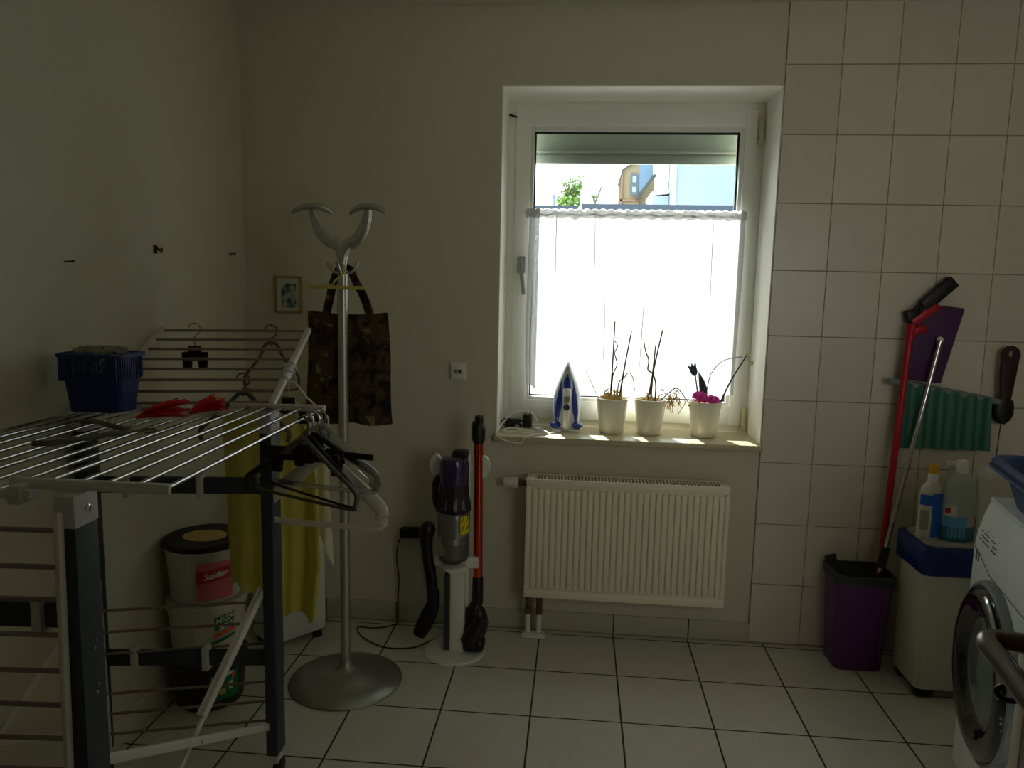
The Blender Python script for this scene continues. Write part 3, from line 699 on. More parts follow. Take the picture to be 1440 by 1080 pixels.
wing((-1.672, -1.83, zr), (-1.392, -1.83, zr), (-1.672, -1.03, zr), (-1.405, -1.03, zr + .004), [(x + 1.672) / .28 for x in (-1.615, -1.560, -1.512, -1.457, -1.400)], 'top_wing')
wing((-2.062, -1.845, zr - .016), (-1.625, -1.845, zr - .016), (-2.062, -1.045, zr - .014), (-1.625, -1.045, zr - .014), [(x + 2.062) / .437 for x in (-2.05, -2.005, -1.96, -1.905, -1.85, -1.805, -1.75, -1.70, -1.655)], 'top_wing')
b = B(); b.box(-1.655, -1.632, -1.862, -1.815, zr - .03, zr + .002, .004); put(b, 'hinge', 'cap', rk)
# raised rear wing leaning towards the corner
wing((-2.030, -1.075, 1.075), (-2.055, -.68, 1.262), (-1.560, -1.015, 1.085), (-1.598, -.62, 1.268), [.03, .165, .30, .435, .57, .705, .84, .975], 'raised_wing', 'rodbrown', .0042, .016, .018, (0, -.4, 1))
b = B(); b.sweep([(-1.572, -.90, 1.139), (-1.578, -.84, 1.167)], .0155, n=14); put(b, 'sliding_collar', 'cap', rk)
# wings folded down
wing((-2.035, -1.900, 1.045), (-2.055, -1.900, .44), (-1.562, -1.868, 1.045), (-1.572, -1.868, .44), [.052, .155, .248, .35, .455, .555, .655, .75, .86, .97], 'folded_wing', 'rodbrown', .0044, .016, .010, (0, 1, 0))
wing((-2.020, -1.118, .600), (-2.012, -1.118, .075), (-1.566, -.988, .600), (-1.566, -.988, .075), [.17, .29, .41, .635, .75, .865], 'folded_wing', 'rodbrown', .0040, .014, .014, (0, 1, 0))
# scissor braces between the right-hand posts
b = B(); b.bar((-1.583, -1.05, .565), (-1.583, -1.40, .40), .012, .024, (0, 0, 1), .002); b.bar((-1.583, -1.38, .405), (-1.583, -1.80, .185), .008, .014, (0, 0, 1), .002); b.bar((-1.591, -1.05, .565), (-1.591, -1.40, .40), .004, .030, (0, 0, 1)); put(b, 'brace', 'rail', rk)
b = B(); b.bar((-1.572, -1.80, .560), (-1.572, -1.03, .150), .010, .020, (0, 0, 1), .002); b.lathe((-1.567, -1.43, .362), [(.006, 0), (.006, .003)], 12, 'x'); put(b, 'brace', 'rail', rk)

b = B(); b.bar((-2.030, -1.12, .565), (-2.030, -1.82, .185), .008, .020, (0, 0, 1), .002); put(b, 'brace', 'rail', rk)
b = B(); b.bar((-2.020, -1.82, .560), (-2.020, -1.12, .150), .008, .020, (0, 0, 1), .002); put(b, 'brace', 'rail', rk)

# ------------------------------------------------------------ things on the rack
# peg basket
BX0, BX1, BY0, BY1, BZ = -2.026, -1.862, -1.225, -1.105, 1.083
bk = thing('peg_basket', 'blue slotted plastic peg basket standing on top of drying rack', 'basket', ((BX0 + BX1) / 2, (BY0 + BY1) / 2, BZ))
def rrect(x0, x1, y0, y1, r, z, n=5):
    out = []
    for cx, cy, a0 in ((x1 - r, y1 - r, 0), (x0 + r, y1 - r, 90), (x0 + r, y0 + r, 180), (x1 - r, y0 + r, 270)):
        for k in range(n + 1):
            a = math.radians(a0 + 90 * k / n); out.append(V((cx + r * math.cos(a), cy + r * math.sin(a), z)))
    return out
def inset(i, z): return rrect(BX0 + i, BX1 - i, BY0 + i, BY1 - i, .022, z)
b = B()
b.loft([inset(.014, BZ), inset(.008, BZ + .06), inset(.007, BZ + .078), inset(.002, BZ + .082), inset(.002, BZ + .088), inset(.005, BZ + .088), inset(.012, BZ + .078), inset(.014, BZ + .06), inset(.020, BZ + .004)])
b.loft([inset(.0, BZ + .138), inset(-.006, BZ + .140), inset(-.006, BZ + .148), inset(.001, BZ + .150), inset(.004, BZ + .148), inset(.003, BZ + .138), inset(.0, BZ + .138)], cap=False)
per = inset(.001, 0); tot = []
for i in range(len(per)):
    a, c = per[i], per[(i + 1) % len(per)]; L = (c - a).length; k = max(1, round(L / .0095))
    for j in range(k):
        q = a.lerp(c, j / k); d = (c - a).normalized()
        b.obox((q.x, q.y, BZ + .113), V((d.x, d.y, 0)), V((-d.y, d.x, 0)), V((0, 0, 1)), .0045, .0028, .056)
for sx in (BX0 + .006, BX1 - .03): b.box(sx, sx + .024, BY0 - .001, BY0 + .003, BZ + .08, BZ + .142)
put(b, 'basket_body', 'blue_basket', bk)
for k in range(14):
    c = 'peg_red' if k % 3 == 0 else 'peg_white'; px = -1.990 + .016 * (k % 7) + random.uniform(-.004, .004); py = -1.185 + .04 * (k // 7) + random.uniform(-.005, .005); an = random.uniform(-.9, .9)
    d = V((math.cos(an) * .5, math.sin(an) * .5, .7)).normalized(); c0 = V((px, py, BZ + (.098 if k % 3 == 0 else .118)))
    t = thing('clothes_peg', 'red clothes peg among the pegs in blue basket' if k % 3 == 0 else 'pale clothes peg inside the blue peg basket', 'clothes peg', c0 - d * .03, 'pegs in the blue basket')
    sd = d.cross(V((0, 1, 0))).normalized()
    for s in (-1, 1):
        b = B(); b.bar(c0 - d * .032 + sd * s * .006, c0 + d * .032 + sd * s * .002, .007, .004, sd, .001); put(b, 'peg_half', c, t)
    b = B(); b.sweep(arc(c0, .004, 0, 300, 8, 'xz'), .0008, n=5); put(b, 'spring', 'steel', t)
# crumpled plastic bag on top of the basket
b = B()
def crump(u, v):
    a = 2 * PI * u; r = .085 * math.sin(PI * v * .5) ** .8; return (-1.945 + r * .85 * math.cos(a), -1.165 + .05 * math.sin(PI * v * .5) * math.sin(a), BZ + .150 + .012 * math.cos(PI * v * .5) + .005 * math.sin(7 * a) * v + .004 * math.sin(13 * u * 6 + v * 9))
b.grid(crump, 36, 10, .0008); tag(put(b, 'plastic_film', 'clear', at=(-1.915, -1.16, BZ + .14), angle=60), 'crumpled clear plastic film over the pegs in blue basket', 'plastic film')

# orange-red mesh pieces
def tuft(x, y, z, ang, L, name, label):
    b = B(); d0 = V((math.cos(ang), math.sin(ang), 0)); n0 = V((-d0.y, d0.x, 0)); o = V((x, y, z))
    for i in range(46):
        s = random.uniform(-1, 1); h = random.uniform(0, 1); l = L * random.uniform(.7, 1.05)
        p = [o + n0 * s * .004 + V((0, 0, .004)), o + d0 * l * .35 + n0 * s * .020 + V((0, 0, .006 + .020 * h)), o + d0 * l * .7 + n0 * s * .034 + V((0, 0, .008 + .028 * h)), o + d0 * l + n0 * s * .042 + V((0, 0, .006 + .038 * h))]
        p = smooth_path(p, 3); n = len(p); b.sweep(p, [.004 * math.sin(PI * (.15 + .8 * k / n)) + .001 for k in range(n)], [.0016] * n, n=5, up=(0, 0, 1))
    tag(put(b, name, 'red', at=(x, y, z), angle=80), label, 'cloth', 'orange-red frayed cloths on the rack')
tuft(-1.800, -1.262, 1.080, .55, .120, 'frayed_cloth', 'larger orange-red frayed cloth piece lying on rack near basket')
tuft(-1.690, -1.210, 1.086, .75, .085, 'frayed_cloth', 'smaller orange-red frayed cloth piece near the white hinge side')

# hangers ----------------------------------------------------
def hook_pts(r=.019, drop=.062):
    """hook whose inside top rests at the origin"""
    return [(-r, 0, -.010)] + [V((r * math.cos(math.radians(a)), 0, r * math.sin(math.radians(a)) - r + .004 + .0)) for a in range(180, -61, -20)] + [(0, 0, -2.1 * r), (0, 0, -drop)]
def tubular(m, w=.20, label='', bar=True, th=.0055, name='clothes_hanger', group='hangers on the drying rack', flat=False):
    t = thing(name, label, 'hanger', (0, 0, 0), group)
    b = B(); b.sweep([V(p) for p in hook_pts()], .0026, n=8); put(b, 'hook', m if m == 'grey_plastic' else 'steel', t)
    b = B(); y = 0
    sh = smooth_path([(-w * .97, 0, -.195), (-w, 0, -.175), (-w * .93, 0, -.155), (-w * .45, 0, -.102), (-.018, 0, -.060), (0, 0, -.054), (.018, 0, -.060), (w * .45, 0, -.102), (w * .93, 0, -.155), (w, 0, -.175), (w * .97, 0, -.195)], 5)
    b.sweep(sh, [th] * len(sh), [th * (2.0 if flat else 1)] * len(sh), n=10, up=(0, 0, 1) if flat else (0, 1, 0))
    put(b, 'shoulders', m, t)
    if bar:
        b = B(); b.sweep(smooth_path([(-w * .97, 0, -.193), (-w * .9, 0, -.205), (0, 0, -.207), (w * .9, 0, -.205), (w * .97, 0, -.193)], 5), th * .8, n=8); put(b, 'lower_bar', m, t)
    return t
def cliphanger(m='black', w=.15, label='', cp=.78, group='hangers on the drying rack'):
    t = thing('clip_hanger', label, 'hanger', (0, 0, 0), group)
    b = B(); b.sweep([V(p) for p in hook_pts(.019, .075)], .0016, n=8); put(b, 'hook', 'steel', t)
    b = B(); b.box(-w, w, -.004, .004, -.114, -.098, .002); b.box(-.02, .02, -.007, .007, -.118, -.070, .003); put(b, 'cross_bar', m, t)
    for s in (-1, 1):
        b = B()
        for e in (-1, 1): b.bar((s * w * cp, e * .012, -.090), (s * w * cp, e * .002, -.146), .026, .005, (0, 1, 0), .001)
        put(b, 'clip', m, t)
    return t
def place(o, x, y, z, rz): o.location = (x, y, z); o.rotation_euler = (0, 0, math.radians(rz)); return o
RODX, RZ = -1.401, 1.088
place(cliphanger('black', .105, 'black clip hanger on the rack end rod, nearest the room'), RODX, -1.185, RZ, -8)
place(tubular('grey_plastic', .175, 'dark grey tubular hanger turned sideways on rack end rod', True), RODX, -1.205, RZ, -26)
place(tubular('dark', .190, 'black slim hanger with lower bar hooked at end rod', True, .0045), RODX, -1.165, RZ, -34)
place(tubular('black', .165, 'black broad hanger without bar at rack end rod', False, .008), RODX, -1.14, RZ, 12)
place(cliphanger('black', .165, 'black clip hanger with long arm reaching toward coat stand pole', .30), RODX, -1.115, RZ, -12)
place(tubular('clear', .165, 'clear plastic hanger with curved end beside coat stand pole', True, .0085, flat=True), RODX, -1.085, RZ, -14)
place(tubular('whitecloth', .175, 'white flat hanger with rounded end below the clear one', True, .009, flat=True), RODX, -1.06, RZ - .06, -6).scale = (.95, 1, 1.25)
# hangers at the raised wing
place(cliphanger('black', .032, 'small wire clip hanger with two black clips on raised wing'), -1.965, -.655, 1.277, 8)
place(tubular('grey_plastic', .085, 'small grey hanger hooked on top rod of raised wing', True, .005), -1.712, -.648, 1.277, 14)
place(tubular('peg_white', .110, 'thin white hanger on the collar of raised wing rail', False, .0028), -1.572, -.855, 1.182, 22)
place(cliphanger('black', .055, 'short black clip hanger beside white collar of raised wing'), -1.545, -.93, 1.165, 5)
# hanger lying flat on the rods
t = tubular('grey_plastic', .12, 'grey plastic hanger lying flat across the top rods', False, .006)
t.location = (-1.645, -1.44, 1.092); t.rotation_euler = (math.radians(90), 0, math.radians(104))
# hanger with garments
gh = place(tubular('grey_plastic', .13, 'grey hanger behind rack carrying the yellow and white cloths', False, .0065), -1.690, -.905, 1.152, 4)
# yellow garment
def yel(u, v):
    x = -1.775 + .305 * u; top = 1.075 - .020 * abs(u - .35) * 4 - (.05 * max(0, u - .75) * 4)
    bot = .487 if u < .44 else .487 - .079 * min(1, (u - .44) / .05)
    bot += .012 * math.sin(u * 20)
    z = top + (bot - top) * v
    spread = 1 + .10 * v; x = -1.62 + (x + 1.62) * (1.0 if u < .5 else (.86 + .20 * v ** .6 if v < .75 else .995 - .35 * (v - .75)))
    y = -.885 + .010 * math.sin(u * 24 + v) * (.4 + v) + .016 * math.sin(u * 9 + 1.5) + .02 * v
    if u > .8: y -= .02 * (u - .8) * 5 * v
    return (x, y, z)
b = B(); b.grid(yel, 60, 40, .002)
yc = put(b, 'yellow_shirt', 'yellow', at=(-1.62, -.885, 1.07), angle=80); tag(yc, 'pale yellow cotton garment hanging at rack corner post', 'garment')
def wht(u, v):
    x = -1.60 + .135 * u + .015 * v; top = 1.05 - .07 * u; bot = .60 - .06 * math.sin(u * 7); z = top + (bot - top) * v
    return (x, -.845 + .008 * math.sin(u * 18 + 2 * v), z)
b = B(); b.grid(wht, 30, 24, .002)
tag(put(b, 'white_cloth', 'whitecloth', at=(-1.5, -.845, 1.05), angle=80), 'white cloth showing behind the right edge of yellow garment', 'cloth')

# ------------------------------------------------------------ buckets in the corner and white cabinet
BCX, BCY = -1.952, -.655
def bucket(z, h, r0, r1, m, label, lid=None, labels=()):
    t = thing('paint_bucket', label, 'bucket', (BCX, BCY, z), 'stacked paint buckets')
    b = B(); b.lathe((BCX, BCY, z), [(r0 * .96, 0), (r0, .006), (r1, h - .03), (r1 + .004, h - .028), (r1 + .004, h - .006), (r1 + .001, h - .003)], 48); put(b, 'bucket_body', m, t)
    if lid:
        b = B(); b.lathe((BCX, BCY, z), [(r1 + .006, h - .016), (r1 + .007, h - .001), (r1 - .002, h + .003), (r1 - .012, h + .001), (r1 - .03, h + .001)], 48); put(b, 'lid', lid, t, label='black rimmed lid')
    return t
def wrap(cx, cy, r, zc, me=None, a0=0, w=0, h=0, lift=.0008, m='lab_white', t=None, name='printed_label', tilt=0):
    """label wrapped on a round wall; a0 in degrees round the z axis"""
    b = B(); A = math.radians(a0)
    def f(x, y): 
        a = A + x / r; zz = y * math.cos(tilt) + x * math.sin(tilt)
        return V((cx + (r + lift) * math.cos(a), cy + (r + lift) * math.sin(a), zc + zz))
    if me is None: b.grid(lambda u, v: f((u - .5) * w, (v - .5) * h), 14, 2)
    else: b.mesh_from(me, lambda c: f(c.x, c.y))
    return put(b, name, m, t, angle=80)
b0 = bucket(0, .172, .108, .122, 'darkbucket', 'dark bucket with colourful label, bottom of the corner stack')
wrap(BCX, BCY, .120, .09, a0=-38, w=.10, h=.10, m='lab_green', t=b0, tilt=.0)
for (a, z, c, w, h) in ((-52, .115, 'lab_white', .035, .016), (-44, .070, 'bark', .020, .020), (-30, .085, 'lab_white', .016, .028), (-36, .125, 'ink_white', .05, .008), (-25, .115, 'lab_orange', .014, .018)):
    wrap(BCX, BCY, .1215, z, a0=a, w=w, h=h, m=c, t=b0, name='label_print')
b1 = bucket(.175, .196, .110, .124, 'chest', 'white bucket with green label, middle of the corner stack')
wrap(BCX, BCY, .1235, .283, a0=-72, w=.05, h=.07, m='lab_white', t=b1)
wrap(BCX, BCY, .1235, .312, a0=-37, w=.070, h=.045, m='lab_green', t=b1, tilt=.12)
wrap(BCX, BCY, .1235, .275, a0=-37, w=.075, h=.014, m='lab_orange', t=b1, tilt=.2)
wrap(BCX, BCY, .1235, .252, a0=-40, w=.085, h=.010, m='lab_green', t=b1, tilt=.22)
wrap(BCX, BCY, .1245, .320, text_mesh('HIGH', .026, .2, .0006), a0=-37, m='ink_white', t=b1, name='lettering', tilt=.14)
wrap(BCX, BCY, .1245, .297, text_mesh('SPOT', .026, .2, .0006), a0=-33, m='ink_white', t=b1, name='lettering', tilt=.14)
b2 = bucket(.374, .196, .110, .124, 'chest', 'white bucket with pink label and black lid, topmost of stack', lid='black')
wrap(BCX, BCY, .1235, .455, a0=-50, w=.115, h=.125, m='lab_pink', t=b2)
wrap(BCX, BCY, .1240, .476, a0=-50, w=.115, h=.040, m='lab_red', t=b2, tilt=.10)
wrap(BCX, BCY, .1246, .476, text_mesh('Seiden', .030, .15, .0008), a0=-48, m='ink_white', t=b2, name='lettering', tilt=.12)
b = B(); b.lathe((BCX, BCY, .5715), [(.072, 0), (.072, .0012)], 32, sx=1, sy=.8); put(b, 'lid_sticker', 'bark', b2, label='faded brown lid sticker')

cab = thing('spin_dryer', 'white rounded upright appliance with dark feet behind yellow garment', 'appliance', (-1.85, -.22, 0))
ax = V((.66, .75, 0)).normalized(); ay = V((-ax.y, ax.x, 0)); cc = V((-1.845, -.205, 0))
def cabring(i, z, hw=.125, hd=.085):
    out = []
    for p in rrect(-hw + i, hw - i, -hd + i, hd - i, .035, 0): out.append(cc + ax * p.x + ay * p.y + V((0, 0, z)))
    return out
b = B(); b.loft([cabring(.01, .03), cabring(0, .04), cabring(0, .60), cabring(.006, .625), cabring(.02, .635)]); put(b, 'housing', 'machine', cab, angle=50)
b = B(); b.loft([cabring(.004, .60), cabring(-.003, .602), cabring(-.003, .64), cabring(.02, .655)]); put(b, 'lid', 'cap', cab)
for i in (-1, 1):
    for j in (-1, 1):
        q = cc + ax * i * .09 + ay * j * .055; b = B(); b.lathe((q.x, q.y, 0), [(.02, 0), (.018, .034)], 14); put(b, 'foot', 'black', cab)

# ------------------------------------------------------------ vacuum cleaner corner
VX, VY = -1.172, -.235
st = thing('vacuum_stand', 'white vacuum docking stand with round foot by the wall', 'stand', (VX, VY, 0))
b = B(); b.lathe((VX, VY, 0), [(.118, 0), (.12, .004), (.117, .009), (.04, .016)], 48); put(b, 'base', 'white', st)
b = B(); b.box(VX - .018, VX + .040, VY - .03, VY + .03, .012, .335, .008); b.box(VX - .012, VX + .034, VY - .034, VY - .028, .06, .30, .003); put(b, 'column', 'white', st)
b = B(); b.box(VX - .040, VX - .017, VY - .026, VY + .03, .012, .32, .004); put(b, 'column_side', 'anthracite', st, label='dark side of column')
b = B(); b.box(VX + .015, VX + .05, VY + .02, VY + .045, .012, .78, .006); put(b, 'rear_post', 'white', st)
b = B(); b.box(VX - .115, VX + .090, VY + .000, VY + .022, .340, .385, .006); b.lathe((VX, VY - .005, .336), [(.046, 0), (.05, .006), (.05, .018), (.044, .022)], 32); put(b, 'bracket', 'white', st)
b = B(); b.box(VX - .09, VX + .100, VY + .030, VY + .045, .700, .730, .006)
for s, cx in ((-1, VX - .085), (1, VX + .10)): b.lathe((cx, VY + .037, .735), [(.03, -.012), (.032, 0), (.03, .012)], 24, 'y', sy=1.4, sx=.75)
put(b, 'wall_yoke', 'white', st)
hv = thing('handheld_vacuum', 'cordless hand vacuum with purple motor and clear bin on stand', 'vacuum cleaner', (VX, VY - .005, .36))
HX, HY = VX - .006, VY - .012
b = B(); b.lathe((HX, HY, 0), [(.050, .378), (.056, .384), (.060, .40), (.062, .565), (.058, .572)], 36); put(b, 'dust_bin', 'bin', hv, label='smoky clear dust bin')
b = B(); b.lathe((HX, HY, 0), [(.024, .385), (.028, .43), (.040, .445), (.036, .47), (.052, .478), (.054, .568)], 28); put(b, 'filter_shroud', 'alu', hv, label='silver metal mesh shroud')
b = B(); b.lathe((HX, HY, 0), [(.060, .572), (.064, .58), (.060, .60), (.054, .64), (.052, .675)], 36, mod=lambda a, z: 1 + .06 * max(0, math.cos(9 * a)))
for k in range(9):
    a = 2 * PI * k / 9; b.sweep([(HX + .05 * math.cos(a), HY + .05 * math.sin(a), .585), (HX + .035 * math.cos(a), HY + .035 * math.sin(a), .68)], [.018, .012], n=8)
put(b, 'cyclone_ring', 'cyclone', hv)
b = B(); b.lathe((HX, HY, 0), [(.052, .672), (.055, .68), (.055, .755), (.048, .775), (.02, .782)], 36); put(b, 'motor_housing', 'purple_metal', hv, label='glossy purple motor housing')
b = B(); b.box(HX - .012, HX + .048, HY + .005, HY + .055, .755, .800, .008); put(b, 'battery', 'dark', hv)
b = B(); b.sweep(smooth_path([(HX - .06, HY + .02, .70), (HX - .075, HY + .02, .66), (HX - .072, HY + .02, .60), (HX - .058, HY + .02, .56)]), [.010, .012, .013, .014, .015, .015, .014, .013, .012, .013, .014, .014, .014, .014, .013, .012, .012, .012, .012][:19], n=10); put(b, 'trigger_grip', 'dark', hv)
b = B(); b.grid(lambda u, v: (HX + .0632 * math.cos(math.radians(-58 + 38 * u)), HY + .0632 * math.sin(math.radians(-58 + 38 * u)), .495 + .068 * v), 8, 2); wl = put(b, 'warning_sticker', 'warn', hv, angle=80, label='yellow warning sticker')
b = B()
for k in range(4):
    q = (-50 + 20 * (k % 2), .512 + .034 * (k // 2)); c = V((HX + .0638 * math.cos(math.radians(q[0])), HY + .0638 * math.sin(math.radians(q[0])), q[1])); tdir = V((-math.sin(math.radians(q[0])), math.cos(math.radians(q[0])), 0))
    b.bar(c - tdir * .006 - V((0, 0, .006)), c + tdir * .005 + V((0, 0, .008)), .0006, .003, (0, 0, 1)); b.ball(c + tdir * .003 + V((0, 0, .012)), .0025, .0008, .0025, 5)
put(b, 'warning_symbols', 'black', wl)
WX = -1.092; WY = -.205
wd = thing('vacuum_wand', 'orange-red vacuum tube with black connectors and floor head', 'vacuum tube', (WX, WY, .02))
b = B(); b.sweep([(WX + .004, WY, .285), (WX - .002, WY, .84)], .0178, n=24); put(b, 'tube', 'redtube', wd, label='shiny orange-red metal tube')
b = B(); b.sweep([(WX - .002, WY, .825), (WX - .002, WY, .84), (WX - .002, WY, .885), (WX - .002, WY, .90), (WX, WY, .902), (WX, WY, .932)], [.018, .025, .026, .022, .018, .017], n=20); b.box(WX - .026, WX - .012, WY - .012, WY + .012, .84, .91, .004); put(b, 'upper_connector', 'dark', wd)
b = B(); b.sweep([(WX + .004, WY, .30), (WX + .004, WY, .295), (WX + .004, WY, .20), (WX + .002, WY, .17)], [.018, .021, .022, .018], n=20); put(b, 'lower_connector', 'dark', wd)
b = B(); b.sweep(smooth_path([(WX + .002, WY, .185), (WX - .006, WY - .01, .16), (WX - .004, WY - .02, .12)]), [.026] * 5 + [.034] * 8, n=16); b.ball((WX + .006, WY - .01, .115), .042, .035, .075); b.sweep([(WX - .02, WY - .06, .052), (WX + .028, WY - .045, .150)], [.036, .030], n=16) ; b.box(WX - .045, WX + .040, WY - .075, WY + .005, .016, .07, .022, 4)
put(b, 'floor_head', 'dark', wd, angle=50)
nz = thing('brush_attachment', 'black vacuum attachments hanging left of the white stand', 'vacuum attachment', (-1.29, VY, .2))
b = B(); b.sweep(smooth_path([(-1.272, VY + .0, .515), (-1.285, VY, .47), (-1.283, VY, .41), (-1.272, VY - .005, .33)]), [.018, .022, .026, .030, .032, .031, .030, .028, .026, .025, .024, .023, .022, .022, .022, .022, .022, .022, .022], n=14); put(b, 'nozzle', 'dark', nz)
b = B(); b.sweep(smooth_path([(-1.272, VY - .005, .35), (-1.262, VY - .01, .27), (-1.255, VY - .01, .20), (-1.285, VY - .01, .12), (-1.312, VY - .01, .062)]), [.022] * 8 + [.024] * 5 + [.026, .028, .030, .031, .032, .032, .031, .030, .029, .028, .026, .024], [.016] * 25, n=14, up=(0, 1, 0)); put(b, 'soft_brush', 'black', nz, angle=60)
t = thing('wall_charger', 'black charger plugged in wall socket above skirting, with hanging cable', 'charger', (-1.40, -.001, .40))
b = B(); b.box(-1.437, -1.357, -.045, -.0005, .378, .418, .008); put(b, 'plug_body', 'black', t)
b = B(); b.sweep(smooth_path([(-1.43, -.03, .385), (-1.445, -.035, .35), (-1.452, -.03, .28), (-1.443, -.025, .20), (-1.448, -.02, .12), (-1.445, -.03, .02), (-1.455, -.05, .004), (-1.53, -.09, .004), (-1.60, -.09, .004), (-1.56, -.17, .004), (-1.45, -.245, .004), (-1.34, -.235, .004), (-1.27, -.16, .004), (-1.2, -.11, .006)], 8), .0028, n=7); put(b, 'cable', 'cable_black', t)

# ------------------------------------------------------------ cleaning corner
PBX0, PBX1, PBY0, PBY1 = .262, .478, -.205, -.030
pb = thing('mop_bucket', 'purple plastic mop bucket with dark rim standing on floor tiles', 'bucket', (.37, -.12, 0))
def pbr(i, z, r=.03): return rrect(PBX0 + i, PBX1 - i, PBY0 + i * .8, PBY1 - i * .8, r, z)
b = B(); b.loft([pbr(.024, 0), pbr(.018, .006), pbr(.004, .30), pbr(.0, .345), pbr(.004, .345), pbr(.009, .30), pbr(.022, .012)]); put(b, 'bucket_body', 'purple', pb, angle=50)
b = B(); b.loft([pbr(-.002, .343), pbr(-.006, .345), pbr(-.006, .372), pbr(-.002, .376), pbr(.008, .376), pbr(.010, .345), pbr(-.002, .343)], cap=False)
b.prism([(PBX0 - .004, PBY1 - .03, .372), (PBX0 + .05, PBY1, .372), (PBX0 + .04, PBY1 - .005, .405), (PBX0 - .004, PBY1 - .03, .405)], (.004, -.006, 0))
b.loft([pbr(.01, .35), pbr(.02, .30), pbr(.03, .24)], cap=False)
put(b, 'rim', 'bucket_rim', pb, angle=50, label='dark grey rim with wringer')
b = B(); b.box(PBX1 - .05, PBX1 - .045, PBY0 - .002, PBY0 + .012, .03, .30); put(b, 'seam', 'purple', pb)
# red broom
br = thing('broom', 'red-handled broom leaning on tiled wall, black head up', 'broom', (.45, -.12, .03))
b = B(); b.sweep([(.432, -.115, .03), (.455, -.10, .45), (.500, -.062, 1.275)], .0125, n=14); put(b, 'handle', 'redpole', br, label='red painted handle')
b = B(); b.sweep([(.499, -.064, 1.255), (.505, -.055, 1.31)], [.017, .016], n=14); b.bar((.508, -.048, 1.315), (.600, -.043, 1.385), .022, .028, (0, 0, 1), .005); b.bar((.508, -.05, 1.28), (.56, -.048, 1.30), .02, .03, (0, 0, 1), .006); put(b, 'head_block', 'redpole', br, label='red head block')
b = B(); b.bar((.488, -.040, 1.335), (.535, -.036, 1.350), .034, .045, (0, 0, 1), .006); b.bar((.545, -.040, 1.375), (.650, -.036, 1.475), .030, .048, (-.6, 0, 1), .006)
for k in range(20):
    q = V((.515, -.045, 1.335)).lerp(V((.63, -.042, 1.46)), k / 19); b.bar(q, q + V((-.012, .0, .028)), .010, .004, (1, 0, 0))
put(b, 'bristles', 'black', br, label='black bristles')
# flat mop
fm = thing('flat_mop', 'flat mop with silver pole and purple plate leaning on tiles', 'mop', (.45, -.15, .2))
b = B(); b.sweep([(.415, -.150, .29), (.434, -.145, .385), (.600, -.078, 1.235), (.604, -.076, 1.255)], [.0085, .0085, .0085, .010], n=14); put(b, 'pole', 'chrome', fm, label='shiny silver pole')
b = B(); b.sweep([(.437, -.143, .395), (.452, -.137, .475)], [.0155, .0155], n=14); put(b, 'grip', 'black', fm)
pu = V((.145, .0, 1)).normalized(); pc = V((.590, -.045, 1.240)); pr_ = V((1, 0, -.10)).normalized()
b = B(); b.obox(pc, pr_, V((0, 1, 0)), pr_.cross(V((0, 1, 0))).normalized(), .150, .014, .285, .006)
for v in b.bm.verts: v.co.x += (v.co.z - pc.z) * .115
put(b, 'mop_plate', mat('dark_purple_pad', rgb(72, 36, 84), .6), fm, label='purple rectangular plate')
b = B(); b.ball((.606, -.068, 1.255), .013, .010, .014); put(b, 'joint', 'white', fm, label='white pole joint')
# towel rail with teal cloth
tr = thing('towel_rail', 'grey round rail fixed to the tiles holding teal cloth', 'rail', (.64, -.045, 1.09))
b = B(); b.sweep([(.452, -.055, 1.096), (.845, -.055, 1.030)], .012, n=16); b.ball((.452, -.055, 1.096), .014); put(b, 'bar', 'machine_grey', tr)
for x, z in ((.475, 1.092), (.825, 1.033)):
    b = B(); b.sweep([(x, -.055, z), (x, -.006, z)], .008, n=12); put(b, 'bracket', 'machine_grey', tr)
def tow(u, v):
    x = .492 + .318 * u; z0 = 1.090 - .0535 * (x - .492) / .318 + .013; zz = z0 - (z0 - (.845 + .0 * u)) * v
    if v < .04: return (x, -.055, z0)
    return (x + .010 * v * (u - .5) + .006 * v, -.069 - .008 * math.sin(u * 34) * (.5 + .5 * v), zz)
def towb(u, v):
    x = .492 + .318 * u; z0 = 1.090 - .0535 * (x - .492) / .318 + .013; zz = z0 - .18 * v
    if v < .04: return (x, -.055, z0)
    return (x, -.041 + .004 * math.sin(u * 30), zz)
b = B(); b.grid(tow, 60, 20); b.grid(towb, 60, 12); tag(put(b, 'teal_towel', 'teal', at=(.65, -.06, 1.08), angle=80), 'teal and green striped cloth draped over the wall rail', 'towel')
# dark brush on the wall
db = thing('hanging_brush', 'dark red long brush with holed handle hung by machine', 'brush', (.866, -.05, 1.0))
b = B(); cz = 1.205; ring = [(.870 + .032 * math.cos(a) * 1.0, cz + .034 * math.sin(a)) for a in [PI * k / 12 for k in range(13)]]
poly = [(x, -.050, z) for x, z in ring] + [(.838, -.05, 1.16), (.848, -.05, 1.09), (.850, -.05, 1.03)] + [(.889, -.05, 1.03), (.892, -.05, 1.09), (.902, -.05, 1.16)]
poly[:0] = []
n = 26; o2 = []; 
outer = []
for k in range(n):
    a = 2 * PI * k / n; outer.append((.870 + .033 * math.cos(a), cz + .036 * math.sin(a)))
inner = [(.870 + .010 * math.cos(2 * PI * k / n), cz + .005 + .014 * math.sin(2 * PI * k / n)) for k in range(n)]
R0 = [b.bm.verts.new((x, -.056, z)) for x, z in outer]; R1 = [b.bm.verts.new((x, -.044, z)) for x, z in outer]; I0 = [b.bm.verts.new((x, -.056, z)) for x, z in inner]; I1 = [b.bm.verts.new((x, -.044, z)) for x, z in inner]
